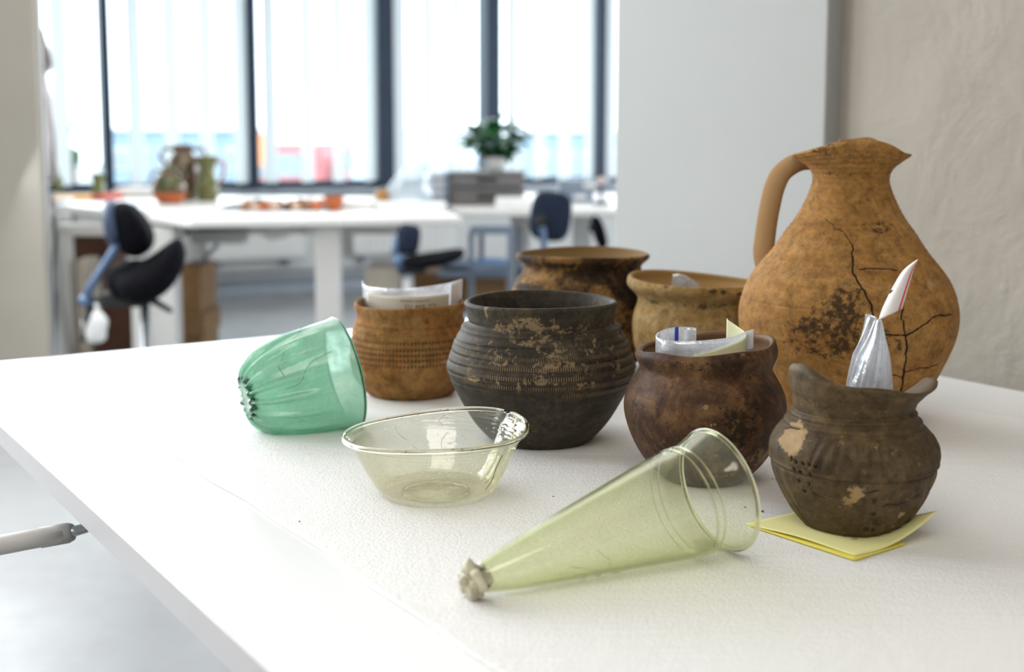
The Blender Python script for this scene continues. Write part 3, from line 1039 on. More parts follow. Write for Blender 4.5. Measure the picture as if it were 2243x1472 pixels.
flat('yellow_folder', 168, 436, .20, .3, .018, 'paper_yellow', 'orange yellow folder at the left end of the corner desk', 'folder', .2)
flat('red_folder', 236, 437, .07, .22, .03, 'paper_red', 'small red folder left of the black chair back', 'folder', -.1)
flat('paper_stack', 140, 443, .06, .15, .022, 'paper', 'small white paper stack at the left corner of the desk', 'papers', .1)
flat('paper_stack', 302, 430, .20, .3, .045, 'paper', 'tall white paper stack behind the black chair back', 'papers', .15)
flat('paper_stack', 318, 464, .24, .2, .006, 'paper', 'flat sheets of white paper in front of the squat green jar', 'papers', -.1)
flat('paper_stack', 452, 464, .15, .3, .006, 'paper', 'flat sheets of white paper in front of the olive jug', 'papers', .2)
flat('blue_leaflet', 282, 452, .07, .1, .01, 'paper_blue', 'small blue leaflet left of the squat green jar', 'leaflet', .3)
flat('sherd_tray', 610, 455, .48, .5, .010, 'crate', 'dark shallow tray holding the row of sherds', 'tray', .05)
ords = ['leftmost', 'second from left', 'third from left', 'fourth from left', 'fifth from left', 'sixth from left', 'seventh from left', 'rightmost']
cols = [('sherd', 'brown'), ('sherd_pale', 'pale'), ('terracotta', 'orange'), ('sherd_pale', 'pale'), ('cardboard_dark', 'dark'), ('sherd_pale', 'pale'), ('sherd', 'brown'), ('terracotta', 'orange')]
for i in range(16):
    k, row = i % 8, i // 8
    px = 538 + k * 22.5 + random.uniform(-3, 3) + row * 8; py = 459 - row * 8
    c = G(px, py, DT + .012)
    s = random.uniform(.028, .036)
    mt, cn = cols[(k + 3 * row) % 8]
    o = ellipsoid('sherd', (c.x, c.y, DT + .011 + s * .5), (s * .8, s * .6, s * .5), M[mt], None, Euler((random.uniform(-.2, .2), random.uniform(-.2, .2), random.random() * 3)), 10, 6, .6)
    tag(o, cn + ' potsherd, ' + ords[k] + ' in the ' + ('back' if row else 'front') + ' row of the dark tray', 'sherd', 'sherds in the tray on the corner desk')
flat('white_tray', 785, 455, .16, .3, .03, 'paper', 'small white tray right of the orange bowl', 'tray', .02)
o = flat('foam_block', 900, 459, .30, .22, .03, 'paper', 'white foam wrap under the clear plastic bag', 'foam', .1)
m = Mat('clear_bag_plastic')
T = m.node('BsdfTransparent', None, Color=(.9, .95, 1)).outputs[0]
D = m.node('BsdfDiffuse', None, Color=(.75, .85, .92)).outputs[0]
Gs = m.node('BsdfGlossy', None, Color=(1, 1, 1), Roughness=.15).outputs[0]
m1 = m.node('MixShader', None, Fac=.45); m.t.links.new(T, m1.inputs[1]); m.t.links.new(D, m1.inputs[2])
m2 = m.node('MixShader', None, Fac=.2); m.t.links.new(m1.outputs[0], m2.inputs[1]); m.t.links.new(Gs, m2.inputs[2])
M['clear_bag'] = m.done(m2.outputs[0])
c = G(900, 452, DT)
o = ellipsoid('clear_plastic_bag', (c.x, c.y, DT + .1), (.085, .07, .10), M['clear_bag'], None, None, 30, 18, .8,
              lambda p: Vector((p.x * (1.1 - 4.0 * p.z) + .35 * max(p.z, 0), p.y, p.z)) * (1 + .10 * math.sin(p.x * 110 + p.z * 60) * math.cos(p.y * 90)))
tag(o, 'clear crumpled plastic bag standing left of the grey crates', 'bag')

# grey crates: two tiers of long ones, five thin trays at their left end
gp = 'grey crates stacked on the far right desk'
Yc = 5.75
z_of = lambda py: P(1000, py, Yc).z
zt = [(DT, .075), (DT + .078, .075)]
x0, x1 = P(986, 420, Yc).x, P(1148, 420, Yc).x
for k, (z, h) in enumerate(zt):
    g = empty('grey_crate', ((x0 + x1) / 2, Yc + .15, z), ('lower' if k == 0 else 'upper') + ' long grey crate below the potted plant', 'crate', gp)
    box('body', ((x0 + x1) / 2, Yc + .15, z + h / 2 + .0005), (x1 - x0, .3, h - .012), M['crate'], g, 0, .006)
    box('rim', ((x0 + x1) / 2, Yc + .15, z + h - .008), (x1 - x0 + .016, .316, .014), M['crate'], g, 0, .004)
    box('handle_slot', ((x0 + x1) / 2, Yc - .002, z + h * .5), (.09, .006, .018), M['rubber'], g, 0, .002)
x2, x3 = P(930, 420, Yc).x, P(983, 420, Yc).x
for k in range(4):
    z = DT + k * .0385
    g = empty('grey_tray', ((x2 + x3) / 2, Yc + .15, z), ['lowest', 'second lowest', 'second highest', 'topmost'][k] + ' blue grey tray with a white card in the stack left of the crates', 'tray', 'blue grey trays stacked beside the crates')
    box('body', ((x2 + x3) / 2, Yc + .15, z + .018), (x3 - x2, .3, .034), M['crate_blue'], g, 0, .004)
    box('card', ((x2 + x3) / 2, Yc - .003, z + .018), ((x3 - x2) * .6, .004, .02), M['paper'], g, 0, .001)
xa, xb = P(1085, 455, 5.5).x, P(1163, 455, 5.5).x
o = box('white_box', ((xa + xb) / 2, 5.62, DT + .021), (xb - xa, .2, .04), M['paper'], None, 0, .004)
tag(o, 'flat white box at the front edge of the right desk', 'box')
for k, (a, b, z0, h) in enumerate([(1222, 1300, 0, .055), (1225, 1340, .056, .05)]):
    xa, xb = P(a, 420, 6.0).x, P(b, 420, 6.0).x
    g = empty('blue_grey_box', ((xa + xb) / 2, 6.1, DT + z0), ('lower' if k == 0 else 'upper') + ' blue grey box on the right desk near the pale pier', 'box', 'blue grey boxes by the pale pier')
    box('body', ((xa + xb) / 2, 6.12, DT + z0 + h / 2), (xb - xa, .24, h - .001), M['crate_blue'], g, 0, .004)
    box('label', ((xa + xb) / 2 + .02, 5.998, DT + z0 + h / 2), (.06, .003, .02), M['paper'], g, 0, 0)
g = empty('desk_lamp', (P(1318, 300, 5.8).x, 5.8, DT), 'slim dark lamp stand with a small pale ball top by the pale pier', 'lamp')
q = P(1317, 396, 5.8)
tube('pole', [(q.x, 5.8, DT + .01), (q.x, 5.8, q.z - .01)], .008, M['rubber'], g, 8)
tube('base', [(q.x, 5.8, DT + .001), (q.x, 5.8, DT + .012)], .04, M['rubber'], g, 16)
ellipsoid('ball', q, (.02, .02, .02), plain('pink_plastic', (.6, .45, .42), .4), g)

# potted plant on the crates
pb = Vector((P(1086, 300, Yc + .12).x, Yc + .14, DT + .155))
g = empty('potted_plant', pb, 'leafy green plant in a white pot standing on the grey crates', 'plant')
Lp = Lathe([(0, 0), (.035, 0), (.045, .02), (.053, .055), (.058, .06)], .004, 36, 30, 10)
Lp.build('pot', Matrix.Translation(pb), M['pot_white'], g)
tube('soil', [pb + Vector((0, 0, .04)), pb + Vector((0, 0, .05))], .046, M['soil'], g, 20)
leafv, leaff = [], []
for j in range(7):
    t = j / 6; w = .5 * math.sin(PI * (t ** .75)) ** .8 * .78 + .001
    for i in (-1, -.5, 0, .5, 1):
        leafv.append((i * w, t, -.35 * t * t + .12 * abs(i) * w))
for j in range(6):
    for i in range(4):
        leaff.append((j * 5 + i, j * 5 + i + 1, j * 5 + i + 6, j * 5 + i + 5))
lm = bpy.data.meshes.new('leaf')
lm.from_pydata(leafv, [], leaff)
lm.polygons.foreach_set('use_smooth', [True] * len(lm.polygons))
lm.materials.append(M['leaf'])
rr = random.Random(5)
for k in range(170):
    th = rr.uniform(0, 2 * PI); u = rr.random()
    rad = .128 * math.sqrt(rr.random())
    hz = .065 + .19 * rr.random() * (1 - .3 * rad / .13)
    if hz < .11: rad *= .55
    tip = pb + Vector((rad * math.cos(th), rad * math.sin(th) * .8, hz))
    bs = pb + Vector((rr.uniform(-.015, .015), rr.uniform(-.015, .015), .045))
    if k < 22:
        tube('stem', [bs, bs * .5 + tip * .5 + Vector((0, 0, .02)), tip], .0018, M['leaf'], g, 5)
    o = bpy.data.objects.new('leaf', lm)
    COL.objects.link(o)
    o.parent = g
    s = rr.uniform(.05, .08)
    o.scale = (s, s, s)
    o.location = tip - pb
    o.rotation_euler = (rr.uniform(-.3, .8), rr.uniform(-.4, .4), th - PI / 2 + rr.uniform(-.6, .6))

# coat and cables beside the white pillar
g = []
rows = [(62, 92, 95), (100, 92, 105), (142, 94, 117), (150, 92, 112), (165, 92, 103), (215, 93, 113), (300, 95, 122), (380, 96, 126), (400, 97, 118)]
grid = []
for k, (py, a, b) in enumerate(rows):
    grid.append([P(a - 14 + (b - a + 14) * t, py, 5.25 + .03 * math.sin(t * 9 + k)) for t in np.linspace(0, 1, 8)])
o = sheet('hanging_sheet', grid, plain('pale_fabric', (.62, .58, .60), .8), None, .004)
tag(o, 'pale crumpled sheet hanging beside the white pillar by the window', 'cloth')
for k, (pts, r_) in enumerate([([(108, 455), (112, 500), (109, 560), (112, 640), (106, 700), (108, 790)], .006), ([(116, 470), (121, 520), (117, 600), (122, 680), (118, 800)], .005), ([(122, 440), (123, 480), (128, 560), (133, 640), (146, 720), (160, 800)], .008)]):
    o = tube('cable', [P(x, y, 5.2 + .08 * k) for x, y in pts], r_ * 1.2, M['grey_plastic'] if k != 1 else M['rubber'], None, 8)
    tag(o, ['grey cable hanging straight down beside the white pillar', 'thin black cable hanging beside the white pillar', 'thick pale cable curving away from the white pillar to the floor'][k], 'cable')
o = box('cable_duct', (P(106, 640, 5.3).x, 5.3, .365), (.036, .03, .728), M['duct'], None, 0, .004)
tag(o, 'upright grey cable duct behind the white pillar', 'duct')
o = box('power_box', P(143, 480, 5.9), (.09, .05, .10), M['grey_plastic'], None, 0, .008)
tag(o, 'grey power box below the left end of the corner desk', 'power box')

# ------------------------------------------------------------------ the table in front
m = Mat('white_laminate')
nb = m.bump(m.noise(500, 2), .02, .0005)
M['laminate'] = m.done(m.principled((.88, .88, .89), .22, nb, 0, .5))
m = Mat('foam_sheet')
n1 = m.noise(420, 3, .7); n2 = m.noise(60, 4, .6)
wv = m.noise(3.0, 3, .5, .5, stretch=(1, 7, 1))
hh = m.math('ADD', m.math('MULTIPLY', n1, .8), m.math('ADD', m.math('MULTIPLY', n2, .5), m.math('MULTIPLY', wv, 2.2)))
gl = m.ramp(m.noise(900, 2, .8), [(.66, 0.0), (.74, 1.0)])
M['foam'] = m.done(m.principled(m.mix(gl, (.93, .92, .91), (1, 1, 1)), m.ramp(gl, [(0, .55), (1, .18)]), m.bump(hh, .8, .0022), 0, .6))
M['shaded_edge'] = plain('shaded_edge', (.72, .705, .72), .4, var=.01)  # shade of the tabletop's sides put into a greyer strip colour

tu = Vector((math.cos(math.radians(33.2)), math.sin(math.radians(33.2)), 0))
tv = Vector((tu.y, -tu.x, 0))
Cc = G(1278, 674)
Lc = G(-136, 803)
lenu = (Cc - Lc).dot(tu)
c00 = Cc; c10 = Cc - tu * lenu; c11 = c10 + tv * 2.3; c01 = c00 + tv * 2.3
tab = empty('work_table', ((c00 + c11) / 2).xy.to_3d(), 'large white work table in the foreground carrying the pots and glass vessels', 'table')
slab('tabletop', [c00, c01, c11, c10], TZ, .026, M['laminate'], tab, .0025)
tyaw = math.atan2(tu.y, tu.x)
for k, (a_, b_) in enumerate(((c10, c11), (c10, c00), (c00, c01))):
    d_ = (b_ - a_).normalized(); o_ = {0: -tu, 1: -tv, 2: tu}[k]
    mid = (a_ + b_) / 2 + o_ * .0006
    box('shaded_edge', (mid.x, mid.y, TZ - .0128), ((b_ - a_).length, .0016, .0225), M['shaded_edge'], tab, math.atan2(d_.y, d_.x), .0004)
for k, off in enumerate((.55, 1.75)):
    q = c10 + tu * (lenu * .55) + tv * off
    box('leg', (q.x, q.y, .37), (.09, .06, .66), M['white_metal'], tab, tyaw, .006)
    box('foot', (q.x, q.y, .02), (.60, .07, .035), M['white_metal'], tab, tyaw, .008)
q = c10 + tu * (lenu * .55) + tv * 1.15
box('cross_beam', (q.x, q.y, .69), (.06, 1.25, .04), M['white_metal'], tab, tyaw, .004)
# crank handle below the left edge
Yk = 1.15
cr = empty('crank_handle', P(100, 1175, Yk + .02), None, None)
cr.parent = tab; cr.location = P(100, 1175, Yk + .02) - tab.location
pts = [P(224, 1112, Yk + .03), P(213, 1128, Yk + .03), P(203, 1143, Yk + .03), P(186, 1157, Yk + .03), P(165, 1163, Yk + .02), P(140, 1167, Yk + .02)]
tube('rod', [P(232, 1085, Yk + .03)] + pts, .0052, M['chrome'], cr, 12)
tube('grip', [P(158, 1166, Yk + .02), P(150, 1167.5, Yk + .02), P(60, 1183, Yk), P(-60, 1205, Yk - .02)], [.0075, .0088, .0092, .0096], M['white_metal'], cr, 20)
tube('grip_cap', [P(160, 1165.5, Yk + .02), P(150, 1167.3, Yk + .02), P(88, 1178, Yk + .01)], [.0080, .0098, .0100], M['grey_plastic'], cr, 20)

# foam sheet, thin, with slightly wandering edges
f0, f1 = G(190, 872), G(835, 1300)
fr0, fr1 = G(2030, 884), G(2243, 918)
fl = (f1 - f0).normalized()
fd = (fr1 - fr0).normalized()
k0 = (f0 - fr0).dot(fd)
fR = fr0 + fd * (k0 + .16)
NU, NV = 200, 150
gridF = []
for j in range(NV):
    row = []
    t = j / (NV - 1) * 1.75
    for i in range(NU):
        s = i / (NU - 1)
        pL = f0 + fl * t; pR = fR + fd * t
        pL = pL + tu * (.0012 * math.sin(t * 40) + .002 * math.sin(t * 13))
        p = pL * (1 - s) + pR * s
        z = TZ + .0007 + .00035 * (1 + math.sin(t * 17 + 3 * math.sin(s * 6))) * min(1, 6 * s) * min(1, 6 * (1 - s)) * .5
        row.append(Vector((p.x, p.y, z)))
    gridF.append(row)
foam = sheet('foam_sheet', gridF, M['foam'], None, .0009)
tag(foam, 'thin white foam sheet spread over the table under the vessels', 'foam')
FZ = TZ + .0017


def vessel(name, cx, Y, rows, rf, wall, mat, label, cat, nth=512, nout=220, mod=None, root=None, group=None):
    prof = px_profile(cx, Y, rows, FZ, rf)
    L = Lathe(prof, wall, nth, nout, 60)
    c = Vector((P(cx, 600, Y).x, Y, FZ))
    rt = root or empty(name, c, label, cat, group)
    if mod: mod(L, c)
    L.build('body', Matrix.Translation(c), mat, rt)
    return rt, L, c


def zpx(py, Y): return P(1121, py, Y).z - FZ


def band(L, z, w): return np.exp(-((L.Z - z) / w) ** 2)


def rimw(L, z0): return np.clip((L.Z - z0) / (L.out[-1, 1] - z0 + 1e-6), 0, 1.3) ** 1.5


# --- dark grey pot with rouletted bands
M['dark_clay'] = clay('dark_clay', [(.30, (.022, .018, .013)), (.46, (.040, .032, .022)), (.58, (.064, .050, .032)), (.72, (.12, .085, .045))],
                      16, (.012, .010, .008), (.30, .21, .115), .62, .45, 240, .35, streak=.45, roulette=250)
YD = 1.268


def mod_dark(L, c):
    L.R += lumps(L.TH, L.Z, .0006, 3) * (L.Z > .002)
    for py, a, w in [(704, -.0016, .0022), (712, .0012, .0016), (724, -.0006, .0014), (738, -.0011, .0014), (746, .0006, .001), (765, -.0010, .0013), (783, -.0010, .0013), (802, -.0010, .0013), (821, -.0009, .0013)]:
        wv = 1 + .4 * np.sin(3 * L.TH + py)
        L.R += a * wv * np.exp(-((L.Z - zpx(py - 3 * 0, YD) - .0010 * np.sin(L.TH * 2 + py * .3)) / w) ** 2) * L.OUT
    L.Z += rimw(L, zpx(700, YD)) * (.0008 * np.sin(2 * L.TH + 1))
    rl = np.zeros_like(L.R)
    for py in (755, 774, 792, 811, 828):
        rl = np.maximum(rl, np.exp(-((L.Z - zpx(py, YD) - .0010 * np.sin(L.TH * 2 + py * .3)) / .0021) ** 4) * (1 if py < 825 else (np.sin(L.TH - .3) > -.1)))
    L.attrs['rl'] = rl * L.OUT
    L.attrs['m2'] = blobs(L, c, [(1070, 700, 70, 10, .42), (1160, 705, 60, 12, .60), (1085, 718, 25, 12, .55), (1160, 716, 120, 6, .55), (1060, 833, 55, 9, .66), (1190, 838, 40, 7, .60), (1280, 845, 40, 12, .55),
                                   (1066, 685, 5, 22, .85), (1135, 848, 6, 14, .6), (1285, 800, 16, 35, .50), (1350, 790, 30, 50, .40), (1180, 780, 190, 60, .42), (1045, 800, 60, 20, .30), (1300, 692, 50, 6, .4), (1180, 930, 120, 60, .24), (1180, 715, 170, 22, .40), (1350, 720, 25, 40, .35)])
    L.attrs['m1'] = blobs(L, c, [(1180, 680, 130, 14, .45), (1200, 910, 140, 50, .42), (1100, 740, 80, 8, .3)])
    L.attrs['m3'] = crackfield(L, c, [([(1321, 652), (1318, 670)], .0005)], .0004)


vessel('dark_rouletted_pot', 1185, YD,
       [(662, 168), (672, 165), (685, 162), (698, 161), (706, 165), (712, 172), (728, 181), (745, 190), (770, 199), (792, 206), (800, 207), (809, 205), (825, 199), (843, 191), (875, 174), (911, 152), (940, 128), (958, 108)],
       .046, .0062, M['dark_clay'], 'dark grey pot with rows of fine notched bands, in the middle of the table', 'pot', 640, 330, mod_dark)

# --- orange pot with dotted rows, at the left
M['orange_clay'] = clay('orange_clay', [(.30, (.19, .075, .020)), (.46, (.27, .120, .034)), (.58, (.31, .160, .052)), (.72, (.22, .140, .048))],
                        20, (.04, .022, .012), (.46, .26, .12), .85, .40, 200, .30, roulette=104, dots=True, inner=(.25, .14, .06))
YL = 1.50


def mod_left(L, c):
    L.R += lumps(L.TH, L.Z, .0007, 5) * (L.Z > .002)
    for py, a, w in [(699, .0012, .0022), (707, -.0009, .0018), (714, .0011, .0020), (725, .0007, .0020), (740, .0006, .0018), (753, .0006, .0016), (764, .0006, .0016), (776, .0006, .0018)]:
        L.R += a * np.exp(-((L.Z - zpx(py, YL)) / w) ** 2) * L.OUT
    L.Z += rimw(L, zpx(690, YL)) * (.0012 * np.sin(2 * L.TH + .5) - .001 * np.cos(L.TH))
    rl = np.zeros_like(L.R)
    for py in (733, 747, 758, 769, 781):
        zz = zpx(py, YL)
        rl = np.maximum(rl, np.exp(-((L.Z - zz) / .0013) ** 2) * (1 if py < 775 else (.55 + .3 * np.sin(L.TH * 3))))
        L.R -= .0006 * np.exp(-((L.Z - zz) / .0012) ** 2) * L.OUT
    L.attrs['rl'] = rl * L.OUT * 1.25
    L.attrs['m1'] = blobs(L, c, [(935, 704, 6, 5, .95), (880, 877, 90, 7, .55), (900, 745, 60, 12, .20), (866, 711, 10, 3, .6)])
    L.attrs['m2'] = blobs(L, c, [(800, 690, 30, 18, .35), (960, 795, 60, 14, .38), (900, 690, 60, 10, .2)])


vessel('orange_dotted_pot', 897, YL,
       [(664, 123), (672, 121), (682, 118), (694, 116), (703, 120), (715, 124), (730, 127), (755, 130), (780, 131), (800, 129), (820, 123), (838, 112), (852, 99), (862, 84)],
       .038, .0060, M['orange_clay'], 'orange brown pot with rows of small dots and a paper bag in it', 'pot', 512, 300, mod_left)

# --- large sooty pot at the back
M['sooty_clay'] = clay('sooty_clay', [(.34, (.020, .012, .007)), (.46, (.075, .038, .014)), (.56, (.22, .115, .035)), (.70, (.30, .17, .06))],
                       15, (.010, .007, .005), (.36, .20, .07), .8, .5, 150, .4, inner=(.20, .12, .045))
YB = 1.66


def mod_back(L, c):
    L.R += lumps(L.TH, L.Z, .0011, 9) * (L.Z > .002)
    L.Z += rimw(L, zpx(585, YB)) * (.001 * np.sin(2 * L.TH + 2))
    L.attrs['m1'] = blobs(L, c, [(1330, 603, 110, 22, .85), (1390, 620, 60, 60, .8), (1250, 584, 120, 8, .75), (1145, 630, 60, 8, .8), (1200, 640, 60, 10, .6), (1385, 700, 60, 60, .6), (1150, 590, 20, 8, .5)])
    L.attrs['m2'] = blobs(L, c, [(1185, 605, 60, 12, .75), (1265, 617, 40, 10, .7), (1150, 612, 30, 14, .6), (1385, 660, 40, 14, .5)])


vessel('sooty_wide_pot', 1275, YB,
       [(559, 146), (564, 143), (570, 137), (578, 129), (585, 127), (595, 131), (610, 143), (630, 153), (655, 162), (690, 168), (725, 164), (760, 148), (785, 125), (800, 105)],
       .055, .0075, M['sooty_clay'], 'large wide pot with black soot and orange patches behind the dark notched pot', 'pot', 384, 220, mod_back)

# --- cream jar with a label bag in it
M['cream_clay'] = clay('cream_clay', [(.30, (.20, .115, .034)), (.46, (.30, .185, .066)), (.60, (.37, .25, .105)), (.74, (.36, .28, .16))],
                       17, (.03, .024, .016), (.44, .35, .22), .85, .45, 150, .35, inner=(.33, .20, .075))
YJ = 1.52


def mod_cream(L, c):
    L.R += lumps(L.TH, L.Z, .0010, 12) * (L.Z > .002)
    w = rimw(L, zpx(650, YJ))
    L.Z += w * (-.0035 * np.sin(L.TH) + .0015 * np.sin(2 * L.TH))
    L.attrs['m1'] = blobs(L, c, [(1460, 628, 5, 4, 1.0), (1562, 638, 8, 4, 1.0), (1585, 640, 8, 4, 1.0), (1620, 643, 7, 4, 1.0), (1440, 662, 50, 5, .5), (1560, 672, 60, 7, .5), (1416, 735, 14, 14, .6), (1500, 700, 60, 20, .25)])
    L.attrs['m2'] = blobs(L, c, [(1400, 628, 40, 12, .5), (1395, 700, 20, 60, .45)])


vessel('cream_wide_jar', 1535, YJ,
       [(618, 160), (624, 161), (632, 156), (642, 144), (652, 137), (665, 139), (685, 146), (710, 149), (740, 147), (775, 138), (805, 122), (830, 103), (848, 85)],
       .042, .0075, M['cream_clay'], 'cream coloured wide mouthed jar with a folded label inside, left of the tall jug', 'jar', 384, 240, mod_cream)

# --- the tall jug
M['jug_clay'] = clay('jug_clay', [(.28, (.24, .105, .026)), (.44, (.32, .155, .042)), (.58, (.38, .20, .064)), (.74, (.33, .20, .080))],
                     11, (.028, .017, .010), (.46, .31, .17), .85, .42, 230, .28, streak=.35, inner=(.30, .17, .07))
YG = 1.355


def mod_jug(L, c):
    L.R += lumps(L.TH, L.Z, .0008, 21, 18) * (L.Z > .002)
    L.R += .00022 * np.sin(L.Z * 2 * PI / .0052) * np.clip((L.Z - .13) / .05, 0, 1) * L.OUT
    L.R -= .0007 * band(L, zpx(652, YG), .0009) * L.OUT
    w = rimw(L, zpx(375, YG))
    L.Z += w * (.0058 * np.cos(2 * L.TH + .1) - .0025 + .0050 * np.exp(-((L.TH - 2.5) / .30) ** 2) - .0075 * np.exp(-((L.TH + 2.45) / .55) ** 2) - .0030 * np.exp(-((L.TH - .95) / .35) ** 2))
    pin = np.exp(-((np.abs(L.TH - 1.95)) / .28) ** 2)
    L.R += w * (.006 * np.cos(2 * L.TH - PI) * .5 - .006 * pin)
    L.attrs['m1'] = blobs(L, c, [(1858, 560 + 90, 70, 10, .30), (1840, 655, 16, 28, .70), (1855, 690, 46, 50, .72), (1780, 715, 70, 34, .70), (1830, 750, 110, 36, .58), (1760, 765, 30, 30, .45), (1860, 700, 30, 25, .62),
                                   (1930, 500, 55, 20, .46), (1950, 540, 40, 14, .36), (1830, 315, 50, 22, .46), (1797, 330, 25, 10, .5), (1870, 375, 70, 14, .36), (1880, 430, 60, 10, .30), (1720, 880, 60, 40, .3), (2060, 700, 20, 60, .2), (1650, 700, 20, 40, .3)])
    L.attrs['m2'] = blobs(L, c, [(2020, 620, 60, 50, .34), (1700, 520, 50, 40, .2), (1960, 470, 50, 80, .22)])
    L.attrs['m3'] = crackfield(L, c, [
        ([(1868, 538), (1867, 555), (1870, 570), (1867, 588), (1872, 600), (1878, 615), (1884, 628), (1897, 645), (1906, 662), (1911, 680), (1914, 700)], .0009),
        ([(1808, 480), (1830, 500), (1845, 508), (1860, 525), (1868, 538)], .00035),
        ([(1880, 590), (1905, 588), (1935, 588), (1965, 592)], .0005),
        ([(1978, 660), (1976, 690), (1979, 715), (1984, 735)], .0008),
        ([(1938, 733), (1960, 735), (1984, 734)], .0008), ([(1984, 735), (2005, 724), (2030, 708), (2045, 695), (2060, 691), (2085, 689)], .0008),
        ([(1984, 735), (1986, 760), (1985, 790), (1980, 815), (1975, 850), (1970, 870)], .0012),
        ([(1955, 818), (1975, 828), (1984, 815)], .0006), ([(1984, 815), (2010, 808), (2040, 803), (2056, 798)], .0006)], .0008, 4)
    L.R -= .0012 * L.attrs['m3']
    L.attrs['m3'] = np.maximum(L.attrs['m3'], .38 * band(L, zpx(652, YG), .0006) * L.OUT)


rt, LJ, cJ = vessel('tall_jug', 1857, YG,
       [(322, 122), (327, 120), (335, 115), (350, 104), (365, 92), (380, 84), (392, 82), (402, 83), (420, 89), (440, 97), (462, 108), (485, 122), (505, 137), (530, 153), (555, 171), (582, 193), (607, 211), (635, 224), (665, 232), (690, 234), (715, 232), (740, 226), (765, 217), (790, 206), (815, 194), (845, 175), (875, 152), (900, 128), (920, 104)],
       .043, .0085, M['jug_clay'], 'tall orange jug with a strap handle and long cracks, by the right wall', 'jug', 768, 420, mod_jug)
# strap handle
ha = math.radians(112)
hv = []
for px, py in [(1772, 350), (1757, 352), (1738, 361), (1717, 381), (1704, 412), (1696, 450), (1690, 490), (1686, 530), (1684, 560), (1690, 590), (1702, 612)]:
    r = (1857 - px) / FPX * YG / math.sin(ha)
    hv.append((r, P(1857, py, YG).z - FZ))
hv = catmull(hv, 46)
verts, nS = [], 20
for i, (r, z) in enumerate(hv):
    t = np.array(hv[min(i + 1, 45)]) - np.array(hv[max(i - 1, 0)]); t = t / np.linalg.norm(t)
    nrm = np.array((t[1], -t[0]))
    for k in range(nS):
        a = 2 * PI * k / nS
        ww = .0125 + .0035 * math.exp(-i / 5) + .003 * math.exp(-(45 - i) / 6)
        dx = math.cos(a) * .0085 * (1 - .22 * math.cos(2 * a) * 0)
        dy = math.copysign(abs(math.sin(a)) ** .8, math.sin(a)) * ww
        dx += -.0028 * math.exp(-(dy / .004) ** 2) * (math.cos(a) < 0)
        rr_, zz_ = r + nrm[0] * dx * -1, z + nrm[1] * dx * -1
        verts.append((cJ.x - math.sin(ha) * rr_ + dy * math.cos(ha), cJ.y - math.cos(ha) * rr_ + dy * -math.sin(ha) * -1, cJ.z + zz_))
faces = [(i * nS + k, i * nS + (k + 1) % nS, (i + 1) * nS + (k + 1) % nS, (i + 1) * nS + k) for i in range(45) for k in range(nS)]
faces.append(tuple(range(nS - 1, -1, -1))); faces.append(tuple(45 * nS + k for k in range(nS)))
mesh_obj('handle', verts, faces, M['jug_clay'], rt, True)

# --- small brown pot with plastic bag and yellow note
M['brown_clay'] = clay('brown_clay', [(.28, (.016, .009, .006)), (.42, (.055, .025, .011)), (.54, (.11, .052, .022)), (.66, (.18, .095, .040)), (.80, (.10, .055, .028))],
                       20, (.012, .008, .006), (.33, .21, .11), .6, .6, 190, .45, inner=(.16, .085, .04))
YS = 1.118


def mod_small(L, c):
    L.R += lumps(L.TH, L.Z, .0010, 31) * (L.Z > .002)
    w = rimw(L, zpx(800, YS))
    L.Z += w * (.0040 * np.sin(L.TH) - .0008 * np.sin(2 * L.TH) + .0008 * np.sin(5 * L.TH))
    L.attrs['m1'] = blobs(L, c, [(1600, 950, 70, 70, .62), (1560, 805, 120, 16, .50), (1640, 880, 80, 50, .42), (1395, 880, 30, 40, .4), (1600, 1000, 50, 30, .55), (1480, 900, 60, 60, .15)])
    L.attrs['m2'] = blobs(L, c, [(1545, 893, 7, 6, 1.0), (1562, 932, 9, 6, .9), (1612, 925, 10, 6, .8), (1650, 1010, 70, 28, .50), (1690, 985, 30, 40, .45), (1600, 1045, 60, 12, .40), (1450, 940, 60, 60, .22), (1620, 775, 60, 10, .32)])


vessel('small_brown_pot', 1549, YS,
       [(760, 152), (768, 155), (779, 154), (790, 149), (800, 145), (810, 146), (825, 155), (845, 166), (868, 174), (890, 176), (915, 172), (945, 162), (975, 148), (1000, 132), (1020, 115), (1036, 97), (1045, 84)],
       .030, .0060, M['brown_clay'], 'small dark brown pot with a curled plastic bag and a yellow note inside', 'pot', 512, 260, mod_small)

# --- small decorated pot on the yellow note
M['grey_brown_clay'] = clay('grey_brown_clay', [(.28, (.042, .025, .013)), (.44, (.080, .052, .025)), (.58, (.118, .078, .036)), (.74, (.16, .10, .045))],
                            19, (.02, .013, .010), (.42, .28, .13), .62, .5, 210, .42, streak=.25, inner=(.13, .085, .05))
YC = .972
NOTEZ = .0035


